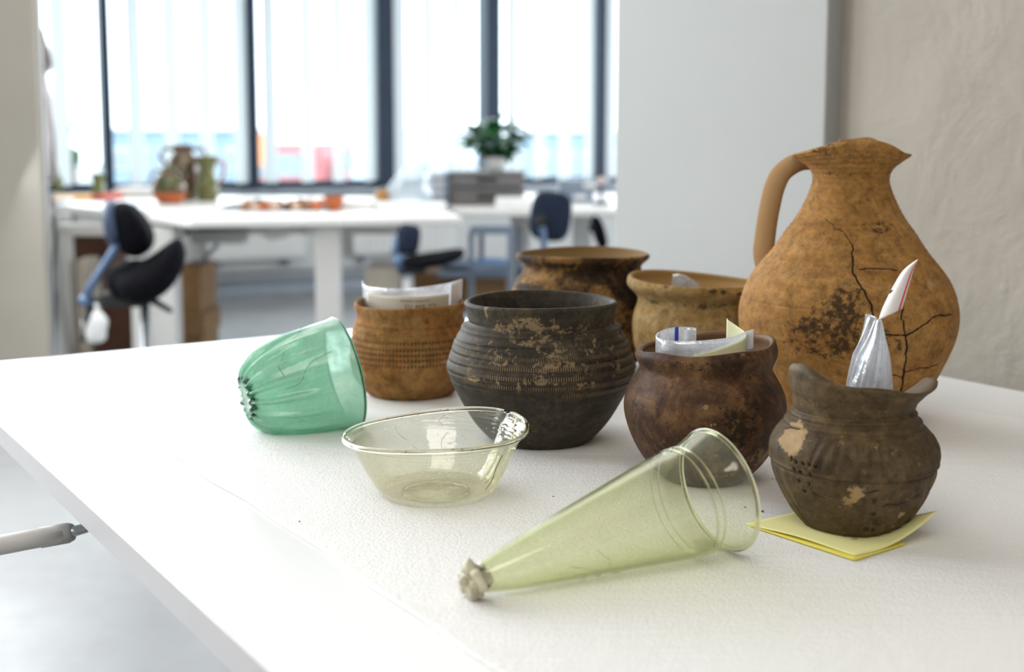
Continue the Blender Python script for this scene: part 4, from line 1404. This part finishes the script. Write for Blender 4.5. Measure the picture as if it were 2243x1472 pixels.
def mod_decor(L, c):
    L.R += lumps(L.TH, L.Z, .0009, 41) * (L.Z > .002)
    top = rimw(L, zpx(880, YC))
    back = np.clip((-np.cos(L.TH) - .12) / .5, 0, 1)
    back = back * back * (3 - 2 * back)
    L.Z += top * (-.0055 * np.sin(L.TH) - .0020 * np.cos(2 * L.TH) + .0015 * np.sin(5 * L.TH + 1)) - top * back * .0245
    L.R -= top * back * .006
    L.R += top * .0055 * np.sin(L.TH) * L.OUT + top * .0055 * np.sin(L.TH) * (1 - L.OUT)
    for py, a, w in [(893, -.0010, .0012), (900, .0012, .0016), (909, -.0007, .0012), (916, .0012, .0016), (926, -.0010, .0014)]:
        L.R += a * np.exp(-((L.Z - zpx(py, YC) - .001 * np.sin(L.TH)) / w) ** 2) * L.OUT
    z0, z1 = zpx(1004, YC), zpx(935, YC)
    m_ = np.clip((L.Z - z0) / .003, 0, 1) * np.clip((z1 - L.Z) / .003, 0, 1)
    L.R += .0006 * np.sin(40 * (L.TH + .25 * (L.Z - z0) / (z1 - z0) * np.sin(L.TH))) * m_ * (L.TH > -.75) * L.OUT
    L.R += -.0011 * np.exp(-((L.Z - zpx(1009, YC) + .001 * np.cos(L.TH)) / .0011) ** 2) * L.OUT + .0009 * np.exp(-((L.Z - zpx(1003, YC) + .001 * np.cos(L.TH)) / .0014) ** 2) * L.OUT
    ml = np.clip((z0 - .003 - L.Z) / .004, 0, 1) * np.clip((L.Z - zpx(1150, YC)) / .006, 0, 1)
    L.R += .0007 * np.sin(26 * L.TH + L.Z * 190) * ml * (np.abs(L.TH + .75) > .33) * L.OUT
    holes = [(1732, 1007), (1744, 1011), (1758, 1016), (1772, 1018), (1785, 1023), (1741, 1029), (1756, 1035), (1775, 1040), (1750, 1053), (1772, 1061), (1763, 1075)]
    hf = crackfield(L, c, [([(x - 1, y - 2), (x + 1, y + 2)], .0009) for x, y in holes], .001, 3)
    cr = crackfield(L, c, [([(1777, 1072), (1790, 1085), (1808, 1092)], .0004), ([(1935, 1108), (1965, 1105), (1990, 1097), (2010, 1085)], .0005), ([(1900, 1080), (1925, 1074)], .0006), ([(1722, 938), (1735, 936), (1750, 940)], .0006)], .0005, 5)
    L.R -= .0022 * hf + .0005 * cr
    L.attrs['m3'] = np.maximum(hf, cr)
    pt = blobs(L, c, [(1733, 955, 24, 20, 1.3), (1735, 972, 20, 18, 1.25)])
    L.R -= .0008 * np.clip(pt * 2 - 1.2, 0, 1)
    L.attrs['m2'] = np.maximum(pt, blobs(L, c, [(1875, 1085, 16, 22, .80), (1860, 1098, 26, 12, .7), (1974, 1128, 9, 8, .8), (1915, 975, 20, 18, .38), (1945, 1000, 40, 10, .34), (1840, 955, 8, 30, .36), (1870, 1000, 8, 20, .34), (1990, 960, 16, 30, .34), (1845, 1120, 14, 34, .40), (1950, 1155, 16, 8, .5), (1985, 1095, 14, 8, .5)]))
    L.attrs['m1'] = blobs(L, c, [(1895, 1182, 130, 14, .85), (1912, 1125, 10, 8, .75), (1898, 1158, 9, 8, .8), (1914, 1160, 9, 8, .8), (1915, 1098, 9, 10, .6), (1905, 1122, 22, 12, .4), (1930, 1150, 60, 16, .42)])


FZ_save = FZ
FZ = TZ + .0017 + NOTEZ
rt, LC, cC = vessel('decorated_small_pot', 1879, YC,
       [(826, 157), (831, 155), (840, 150), (855, 143), (870, 134), (884, 130), (892, 129), (905, 134), (920, 146), (940, 163), (960, 176), (980, 181), (1000, 179), (1020, 174), (1045, 166), (1070, 155), (1095, 141), (1118, 126), (1138, 108), (1152, 91)],
       .0245, .0058, M['grey_brown_clay'], 'small grey brown pot with grooves and punched holes standing on the yellow notes', 'pot', 640, 330, mod_decor)
FZ = FZ_save

# ------------------------------------------------------------------ the yellow notes under it
M['note'] = plain('yellow_note_paper', (.90, .86, .40), .8, var=.02)
M['note_deep'] = plain('deep_yellow_note_paper', (.86, .76, .14), .8, var=.02)
M['ink'] = plain('grey_ink', (.10, .10, .13), .8)
M['ink_black'] = plain('black_ink', (.02, .02, .025), .7)


def note(corners, lift, mat, label, z):
    A_, B_, C_, D_ = [G(*p, z) for p in corners]
    grid = []
    for j in range(25):
        v = j / 24
        row = []
        for i in range(25):
            u = i / 24
            p = (A_ * (1 - u) + B_ * u) * (1 - v) + (D_ * (1 - u) + C_ * u) * v
            row.append(Vector((p.x, p.y, z + lift(u, v))))
        grid.append(row)
    o = sheet('sticky_note', grid, mat, None, .00035)
    return tag(o, label, 'note', 'yellow sticky notes under the decorated pot'), grid


lo = note([(1640, 1152), (1872, 1228), (1985, 1192), (1790, 1125)], lambda u, v: .0002, M['note_deep'], 'lower deep yellow sticky note lying flat on the foam below the decorated pot', TZ + .0024)
up, ug = note([(1633, 1149), (1874, 1219), (2052, 1178), (1780, 1115)],
              lambda u, v: .0007 + .0022 * math.sin(PI * u) ** 2 * (1 - v) * .8 + .021 * max(0, (u * .5 + v * .5 - .58) / .42) ** 2.0 * (u > 0), M['note'], 'upper pale yellow sticky note with a curled corner right under the decorated pot', TZ + .0028)


def write_on(grid, s, size, u0, v0, ux, vx, mat, parent, off=.0006, flip=False):
    """lettering laid on a sheet grid: u along grid columns, v along rows"""
    v, f = text_flat(s, size)
    g = np.array([[tuple(p) for p in r] for r in grid])
    m_, n_ = g.shape[:2]
    out = []
    for x, y, _ in v:
        u = min(max(u0 + x * ux[0] + y * vx[0], 0), .9999) * (n_ - 1)
        w = min(max(v0 + x * ux[1] + y * vx[1], 0), .9999) * (m_ - 1)
        i, j = int(u), int(w); a, b = u - i, w - j
        p = (g[j, i] * (1 - a) + g[j, i + 1] * a) * (1 - b) + (g[j + 1, i] * (1 - a) + g[j + 1, i + 1] * a) * b
        e1 = g[j, i + 1] - g[j, i]; e2 = g[j + 1, i] - g[j, i]
        nn = np.cross(e1, e2); nn /= np.linalg.norm(nn) + 1e-12
        out.append(p + nn * off)
    return mesh_obj('lettering', out, f, mat, parent, False)


write_on(ug, 'DL', 1.0, .27, .62, (.11, .05), (-.05, .14), M['ink'], up)
write_on(ug, 'Reis', .9, .20, .50, (.11, .02), (-.03, .14), M['ink'], up)
write_on(ug, 'uc  7', .7, .62, .34, (.10, -.01), (0, .12), M['ink'], up)

# ------------------------------------------------------------------ bags and papers in the pots
m = Mat('bag_film')
nb = m.bump(m.noise(90, 4, .6, 1.2), .5, .002)
T = m.node('BsdfTransparent', None, Color=(.93, .95, .98)).outputs[0]
D = m.node('BsdfDiffuse', None, Color=(.92, .94, .98)).outputs[0]
Tl = m.node('BsdfTranslucent', None, Color=(.92, .94, .98)).outputs[0]
Gs = m.node('BsdfGlossy', None, Color=(1, 1, 1), Roughness=.12, Normal=nb).outputs[0]
dd = m.node('MixShader', None, Fac=.5); m.t.links.new(D, dd.inputs[1]); m.t.links.new(Tl, dd.inputs[2])
m1 = m.node('MixShader', None, Fac=m.ramp(m.noise(40, 4, .6, 1.0), [(.35, .30), (.7, .75)])); m.t.links.new(T, m1.inputs[1]); m.t.links.new(dd.outputs[0], m1.inputs[2])
m2 = m.node('MixShader', None, Fac=.22); m.t.links.new(m1.outputs[0], m2.inputs[1]); m.t.links.new(Gs, m2.inputs[2])
M['film'] = m.done(m2.outputs[0])
M['label_paper'] = plain('label_paper', (.72, .66, .56), .8, var=.02)
M['white_label'] = plain('white_label', (.80, .76, .74), .7, var=.02)
M['red_line'] = plain('red_zip_line', (.70, .04, .05), .5)
M['blue_line'] = plain('blue_zip_line', (.03, .06, .55), .4)
M['pale_note'] = plain('pale_yellow_note', (.80, .80, .50), .8, var=.02)


def strip(top, bot, Yf, n=40, m_=14, wob=0.0):
    """sheet between a top and a bottom line of picture points at distance Yf(t)"""
    tx = np.linspace(0, 1, len(top))
    grid = []
    for j in range(m_):
        s = j / (m_ - 1)
        row = []
        for i in range(n):
            t = i / (n - 1)
            a = [np.interp(t, tx, [q[k] for q in top]) for k in (0, 1)]
            b = [np.interp(t, tx, [q[k] for q in bot]) for k in (0, 1)]
            x, y = a[0] * (1 - s) + b[0] * s, a[1] * (1 - s) + b[1] * s
            row.append(P(x, y, Yf(t, s) + wob * math.sin(11 * t + 3 * s) * math.sin(7 * s + 2 * t)))
        grid.append(row)
    return grid


bag = empty('paper_bag', P(900, 680, YL), 'clear bag with a paper label standing in the orange dotted pot', 'bag')
Yf = lambda t, s: YL + .02 - .045 * math.sin(PI * t) + .012 * s
tp = catmull([(793, 614), (800, 626), (825, 630), (870, 632), (930, 628), (985, 619), (1013, 611)], 30)
bt = catmull([(801, 740), (806, 740), (830, 742), (870, 744), (930, 742), (982, 740), (1006, 738)], 30)
gb = strip(tp, bt, Yf)
sheet('film', gb, M['film'], bag, .0004)
gl_ = strip(catmull([(803, 640), (830, 646), (870, 649), (930, 649), (984, 643)], 30), catmull([(806, 735), (830, 738), (870, 740), (930, 740), (982, 735)], 30), lambda t, s: Yf(.05 + .83 * t, s) - .0014)
lb = sheet('paper_label', gl_, M['label_paper'], bag, .0003)
gw = strip([(989, 621), (1000, 616), (1012, 611)], [(983, 738), (995, 737), (1004, 736)], lambda t, s: Yf(.86 + .14 * t, s) - .002, 12)
sheet('side_flap', gw, M['white_label'], bag, .0006)
glr = [r for r in gl_]
write_on(glr, 'CU  AKB  713', 1.0, .46, .285, (.064, 0), (0, -.13), M['ink_black'], lb, -.0006)
write_on(glr, 'Romeins  aardewerk', .55, .42, .125, (.075, 0), (0, -.11), M['ink'], lb, -.0006)

# white folded label in the cream jar
fl_ = empty('folded_label', P(1495, 620, YJ), 'white folded label leaning inside the cream jar', 'label')
sheet('film', strip([(1474, 602), (1486, 600), (1500, 603), (1530, 622)], [(1468, 650), (1486, 655), (1505, 655), (1545, 650)], lambda t, s: YJ + .045 - .02 * t + .01 * s, 20), M['film'], fl_, .0004)
sheet('paper', strip([(1487, 610), (1493, 612), (1500, 616)], [(1478, 660), (1500, 662), (1520, 660)], lambda t, s: YJ + .048 - .01 * t, 12), M['white_label'], fl_, .0004)

# curled plastic bag in the brown pot
zb = empty('zip_bag', P(1545, 760, YS), 'clear zip bag with a blue line curled inside the brown pot', 'bag')
x_ = lambda px, Y: P(px, 700, Y).x
path = catmull([(x_(1526, YS + .040), YS + .040), (x_(1500, YS + .043), YS + .043), (x_(1465, YS + .030), YS + .030), (x_(1440, YS + .005), YS + .005), (x_(1441, YS - .012), YS - .012), (x_(1470, YS - .026), YS - .026), (x_(1530, YS - .030), YS - .030), (x_(1600, YS - .022), YS - .022), (x_(1651, YS + .004), YS + .004)], 90)


def curl(path, ztop, zbot, rows=14):
    return [[Vector((x, y, (ztop(i / (len(path) - 1)) * (1 - j / (rows - 1)) + zbot * j / (rows - 1)))) for i, (x, y) in enumerate(path)] for j in range(rows)]


ztp = lambda t: P(1545, 733, YS).z + .0012 * math.sin(t * 9) + (.004 * max(0, t - .8) / .2)
gz = curl(path, ztp, P(1545, 860, YS).z)
sheet('film', gz, M['film'], zb, .0005)
i0 = 15
sheet('zip_line', [[gz[j][i] + Vector((0, -.0006, .0002)) for i in range(9, 12)] for j in range(14)], M['blue_line'], zb, .0008)
sheet('seam', [[gz[j][i] + Vector((.0003, -.0006, 0)) for i in range(26, 30)] for j in range(14)], M['white_label'], zb, .0006)
pth2 = [(x * 1.0 + .0, y + .0012) for x, y in path[48:]]
sheet('paper_insert', curl(pth2, lambda t: P(1545, 768, YS).z + .002 * t, P(1545, 850, YS).z), M['white_label'], zb, .0004)
pn = catmull([(x_(1592, YS + .018), YS + .018), (x_(1612, YS + .010), YS + .010), (x_(1632, YS - .002), YS - .002), (x_(1634, YS - .012), YS - .012), (x_(1615, YS - .0215), YS - .0215), (x_(1570, YS - .0305), YS - .0305), (x_(1521, YS - .0335), YS - .0335)], 60)
zn = P(1545, 706, YS).z
o = sheet('sticky_note', [[Vector((x, y, (zn + .001 - .0255 * (i / 59) ** .75) * (1 - j / 9) + (zn - .027 - .0062 * i / 59) * j / 9)) for i, (x, y) in enumerate(pn)] for j in range(10)], M['pale_note'], None, .0004)
tag(o, 'pale yellow sticky note curled round the bag in the brown pot', 'note')

# tall clear bag in the decorated pot
tb_ = empty('zip_bag', P(1910, 850, YC), 'tall clear zip bag with a red line sticking out of the decorated pot', 'bag')
rows = [(568.5, 2010, 2011), (587, 1980, 2000), (613, 1959, 1994), (648, 1937, 1984), (676, 1926, 1976), (700, 1917, 1930), (710, 1912, 1933), (746, 1897, 1941), (785, 1877, 1950), (848, 1863, 1956), (900, 1858, 1958)]
gb = []
for r_ in catmull([(a, b, c) for a, b, c in rows if a >= 700], 34):
    row = []
    for i in range(24):
        t = i / 23; x = r_[1] * (1 - t) + r_[2] * t
        fold = .010 * math.sin(PI * t) + .0022 * math.sin(t * 14 + r_[0] * .02) + .0012 * math.sin(t * 31 + r_[0] * .05)
        row.append(P(x, r_[0], YC - .004 - fold))
    gb.append(row)
sheet('pouch', gb, M['film'], tb_, .0005)
gb2 = [[p + Vector((0, .012 + .02 * math.sin(PI * i / 23), 0)) for i, p in enumerate(r)] for r in gb]
sheet('pouch_back', gb2, M['film'], tb_, .0005)
gf = []
for r_ in catmull([(568.5, 2009.5, 2011), (587, 1980, 2002), (613, 1959, 1994), (648, 1937, 1984), (662, 1930, 1980), (676, 1924, 1976)], 30):
    gf.append([P(r_[1] * (1 - t) + r_[2] * t, r_[0] + (1 - t) * (r_[0] - 568) / 108 * 26 * 1.0, YC + .004 - .006 * math.sin(PI * t)) for t in np.linspace(0, 1, 20)])
fo = sheet('flap', gf, M['white_label'], tb_, .0005)
sheet('zip_line', [[gf[j][i] + Vector((0, -.0007, 0)) for i in (16, 17)] for j in range(30)], M['red_line'], fo, .0006)
tube('pen_mark', [P(1948, 643, YC - .006), P(1952, 638, YC - .006), P(1957, 635, YC - .006)], [.0003, .0008, .0002], M['ink_black'], fo, 6)

# ------------------------------------------------------------------ glass vessels
def frame_from_axis(base, tip):
    z = (Vector(tip) - Vector(base)).normalized()
    x = Vector((0, 0, 1)).cross(z).normalized()
    y = z.cross(x)
    Mx = Matrix(((x.x, y.x, z.x, base[0]), (x.y, y.y, z.y, base[1]), (x.z, y.z, z.z, base[2]), (0, 0, 0, 1)))
    return Mx, (Vector(tip) - Vector(base)).length


def ring(name, Mx, s, r, rt_, mat, parent, n=96, k=12, dz=None, th0=0, th1=2 * PI):
    verts, faces = [], []
    for i in range(n):
        a = th0 + (th1 - th0) * i / (n if th1 - th0 > 6.28 else n - 1)
        ss = s + (dz(a) if dz else 0)
        for q in range(k):
            b = 2 * PI * q / k
            rr_ = r + rt_ * math.cos(b)
            verts.append(tuple(Mx @ Vector((rr_ * math.sin(a), -rr_ * math.cos(a), ss + rt_ * math.sin(b)))))
    full = th1 - th0 > 6.28
    for i in range(n if full else n - 1):
        for q in range(k):
            j = (i + 1) % n
            faces.append((i * k + q, j * k + q, j * k + (q + 1) % k, i * k + (q + 1) % k))
    return mesh_obj(name, verts, faces, mat, parent, True)


# green ribbed cup on its side
M['green_glass'] = thin_glass('green_ribbed_glass', (.80, .935, .86), (.16, .46, .30), .48, (.50, .80, .66), .35, .20, 70, .0, .55)
M['green_solid'] = solid_glass('green_rim_glass', (.25, .62, .42))
M['green_dark'] = plain('dark_green_glass', (.02, .10, .055), .1, var=.3, scale=60, spec=.8)
mc, bc = P(754, 816, 1.335), P(541, 872, 1.288)
Mg, ln = frame_from_axis(bc, mc)
prof = [(0, 0), (.010, -.001), (.017, -.002), (.024, .001), (.034, .007), (.0430, .018), (.0500, .036), (.0548, .056), (.0578, .080), (.0594, .100), (.0602, ln - .003), (.0606, ln)]
LG = Lathe(prof, .0016, 360, 170, 90, 4)
nr = 16
rib = np.clip((ln * .78 - LG.Z) / (ln * .62), 0, 1) ** .8 * np.clip(LG.R / .02, 0, 1)
cosr = np.cos(nr * LG.TH)
LG.R += (.0030 * (np.abs(np.cos(nr * LG.TH / 2)) ** 6 * 2 - 1) * rib) * 1.0
knob = np.exp(-((LG.Z - .0035) / .006) ** 2) * np.exp(-((LG.R - .026) / .012) ** 2)
LG.Z -= .0035 * np.clip(cosr, 0, 1) * knob
LG.R += lumps(LG.TH, LG.Z, .0005, 77)
LG.attrs['m2'] = np.clip(1.3 * np.exp(-((LG.Z - ln * .72) / (.030)) ** 2) * (.55 + .45 * np.cos(LG.TH - 1.2)), 0, 1)
gc = empty('green_ribbed_cup', (mc + bc) / 2 - Vector((0, 0, .05)), 'green ribbed glass cup lying on its side at the left', 'cup')
LG.build('body', Mg, M['green_glass'], gc)
ring('rim', Mg, ln + .0004, .0601, .0014, M['green_solid'], gc, 120, 10)
for k in range(nr):
    a = 2 * PI * k / nr
    kr = random.uniform(.75, 1.3)
    q = Mg @ Vector((.0215 * math.sin(a), -.0215 * math.cos(a), .0012))
    ellipsoid('base_knob', q, (.0042 * kr, .0036 * kr, .0046 * kr), M['green_dark'] if k % 3 == 0 else M['green_solid'], gc, Mg.to_euler(), 10, 8)
M['hairline'] = plain('brown_hairline', (.10, .12, .06), .8)


def wire(L, Mx, pts, r, mat, parent, name='crack', out=.0003):
    """a thin line running over the vessel wall, pts in (angle, height)"""
    pp = []
    c = catmull(pts, 26)
    for t, z in c:
        rr_ = float(L.radius(z)) + out
        pp.append(Mx @ Vector((rr_ * math.sin(t), -rr_ * math.cos(t), z)))
    return tube(name, pp, r, mat, parent, 6)


for pts in ([(-.2, .075), (0.0, .070), (.25, .062), (.3, .055)], [(.9, .085), (1.0, .06), (1.3, .045), (1.35, .03)], [(.55, .04), (.75, .035), (.8, .03), (1.1, .032)]):
    wire(LG, Mg, [(a + PI, b) for a, b in pts], .00022, M['hairline'], gc, 'hairline_crack', .0012)

# clear bowl with wavy rim
M['bowl_glass'] = thin_glass('pale_yellow_glass', (.985, .985, .955), (.78, .75, .52), .04, (.78, .75, .55), .35, .02, 45, .45, .30, .05)
M['bowl_solid'] = solid_glass('pale_rim_glass', (.985, .98, .88))
M['white_crack'] = plain('white_crack_line', (.9, .9, .88), .6)
YW = 1.068
prof = px_profile(954, YW, [(943, 203), (949, 200), (957, 190), (968, 182), (992, 170), (1015, 159), (1037, 147), (1060, 133), (1078, 117), (1092, 97)], FZ, .029)
prof = [(0, .004), (.010, .0035), (.022, .0006)] + prof[2:]
LW = Lathe(prof, .0016, 360, 150, 90, 4)
cW = Vector((P(954, 900, YW).x, YW, FZ))
wz = np.clip((LW.Z - .015) / (prof[-1][1] - .015), 0, 1.1)
bz = lambda t: .0040 * np.sin(t) + .0016 * np.sin(2 * t + 2.6) + .0008 * np.sin(3 * t + 1) - .0016 * np.exp(-((t - 2.25) / .05) ** 2)
LW.Z += wz ** 1.3 * bz(LW.TH)
LW.R += lumps(LW.TH, LW.Z, .0005, 55) * (LW.Z > .004)
LW.R += .0004 * np.sin(LW.Z * 2 * PI / .0035) * np.clip((LW.Z - prof[-1][1] + .016) / .004, 0, 1)
LW.attrs['m2'] = np.clip(1.3 - LW.Z / .02, 0, 1) * 1.0
gw_ = empty('clear_glass_bowl', cW, 'pale clear glass bowl with a wavy chipped rim in front of the dark pot', 'bowl')
MW = Matrix.Translation(cW)
LW.build('body', MW, M['bowl_glass'], gw_)
bzf = lambda a: float(bz(((a + PI) % (2 * PI)) - PI))
ring('rim', MW, prof[-1][1], prof[-1][0] - .0006, .0021, M['bowl_solid'], gw_, 180, 12, bzf, 2.30, 2.18 + 2 * PI)
ring('foot_ring', MW, .0018, .0285, .0016, M['bowl_solid'], gw_, 96, 10)
for pts, r_, mt in ([[(PI - .62, .046), (PI - .60, .040), (PI - .55, .036), (PI - .48, .033)], .0006, 'white_crack'], [[(PI - .42, .028), (PI - .30, .022)], .0004, 'white_crack'], [[(PI + .05, .052), (PI - .02, .048), (PI + .02, .044)], .0006, 'white_crack'],
                    [[(PI + .10, .038), (PI + .02, .030), (PI + .04, .020)], .0004, 'white_crack'], [[(.95, .044), (.92, .030), (.95, .022), (.90, .012)], .0003, 'hairline'], [[(.90, .024), (.80, .020)], .0002, 'hairline']):
    wire(LW, MW, [(-(a - PI) + PI if a > 2 else a, b) for a, b in pts], r_, M[mt], gw_, 'crack', -.0012 if mt == 'white_crack' else .0002)
# splintered spot at the chip
for k in range(7):
    a = 2.1 - .07 * k; z = prof[-1][1] - .001 - .004 * k * .8
    q = MW @ Vector(((LW.radius(max(z, .01)) - .001) * math.sin(a), -(LW.radius(max(z, .01)) - .001) * math.cos(a), z + bzf(a)))
    ellipsoid('splinter', q, (.0022, .0008, .0035), M['bowl_solid'], gw_, Euler((random.random(), random.random(), random.random() * 3)), 6, 4)

# tall pale beaker lying in front
M['beaker_glass'] = thin_glass('pale_green_glass', (.975, .98, .90), (.66, .69, .38), .04, (.70, .72, .44), .3, .03, 35, .10, .17, .05)
M['beaker_solid'] = solid_glass('beaker_rim_glass', (.94, .96, .78))
M['weathered'] = plain('weathered_glass', (.50, .46, .33), .45, var=.25, scale=120, bump=.4)
gm = G(1571, 1209, FZ); gt = G(1040, 1312, FZ)
RM = .0462
dirp = (gm - gt); dirp.z = 0; dirp.normalize()
mB = Vector((gm.x, gm.y, FZ + RM + .0015)) ; tB = Vector((gt.x, gt.y, FZ + .0125))
Mb, lb_ = frame_from_axis(tB, mB)
k = lb_
prof = [(0, .004), (.006, .004), (.0098, .006), (.0112, .011), (.0135, .020), (.0165, .034), (.0225, .066), (.0285, .100), (.0338, .130), (.0375, .152), (.0392, .163), (.0398, .170), (.0396, .177), (.0400, .183), (.0418, .190), (.0440, .197), (.0456, k - .004), (.0462, k)]
prof = [(r, z) for r, z in prof if z <= k]
LB = Lathe(prof, .0015, 320, 190, 110, 4)
LB.R += lumps(LB.TH, LB.Z, .00045, 66)
LB.R += .00035 * (band(LB, .174, .0012) + band(LB, .180, .0012) - band(LB, .177, .001))
LB.attrs['m2'] = np.clip(1.15 - LB.Z / .075, 0, 1) * .9 + .5 * np.exp(-((LB.Z - .075) / .03) ** 2) * np.clip(np.cos(LB.TH), 0, 1)
gbk = empty('glass_beaker', (mB + tB) / 2 - Vector((0, 0, .03)), 'tall pale green glass beaker lying on its side in front', 'beaker')
LB.build('body', Mb, M['beaker_glass'], gbk)
ring('rim', Mb, k, RM - .0006, .0018, M['beaker_solid'], gbk, 140, 12)
ring('trail_ring', Mb, .1735, .0402, .0006, M['beaker_solid'], gbk, 120, 8)
ring('trail_ring', Mb, .1800, .0402, .0006, M['beaker_solid'], gbk, 120, 8)
# inside colour lump and broken foot button
ellipsoid('glass_lump', Mb @ Vector((0, 0, .006)), (.0078, .0078, .006), M['beaker_solid'], gbk, Mb.to_euler(), 16, 10)
prof_f = [(0, -.002), (.008, -.003), (.0125, -.001), (.0135, .002), (.009, .005), (.0085, .009)]
Lf = Lathe(prof_f, .003, 60, 40, 10)
Lf.R *= 1 + .18 * np.sin(3 * Lf.TH + .5) + .1 * np.sin(7 * Lf.TH)
Lf.build('foot_button', Mb @ Matrix.Translation((0, 0, -.001)), M['weathered'], gbk)
ellipsoid('broken_foot', Mb @ Vector((.002, -.002, -.0045)), (.0125, .0085, .0035), M['weathered'], gbk, Mb.to_euler(), 18, 10, .8, lambda p: p * (1 + .2 * math.sin(p.x * 500 + p.y * 300)))
ellipsoid('broken_foot_tip', Mb @ Vector((-.001, .003, -.0085)), (.0035, .0030, .0035), M['weathered'], gbk, None, 10, 8)
M['swirl'] = plain('swirl_weathering', (.50, .52, .36), .4)
for pts in ([(-.5, .098), (-.2, .108), (.15, .106), (.4, .112), (.8, .108)], [(-.3, .076), (-.05, .083), (.2, .078), (.35, .070), (.2, .064), (.0, .068)], [(-.45, .086), (-.1, .094), (.3, .09), (.5, .080)]):
    wire(LB, Mb, pts, .00025, M['swirl'], gbk, 'swirl_line', .0001)

# crumbs of soil on the foam
for k, (px, py, s, lab) in enumerate([(1632, 1112, .0007, 'tiny reddish crumb left of the yellow notes'), (1670, 1121, .0011, 'largest dark crumb between beaker and yellow notes'), (656, 1143, .0007, 'tiny crumb on the foam left of the bowl'),
                                       (1700, 1050, .0006, 'tiny crumb right of the brown pot'), (1212, 1088, .0006, 'tiny crumb between the bowl and the beaker'), (1692, 1049, .0005, 'tiniest crumb beside the brown pot foot')]):
    q = G(px, py, FZ)
    o = ellipsoid('crumb', (q.x, q.y, FZ + s * .5), (s * 1.4, s, s * .6), M['brown_clay'], None, Euler((0, 0, k)), 8, 5, .8)
    tag(o, lab, 'crumb', 'crumbs of soil on the foam')
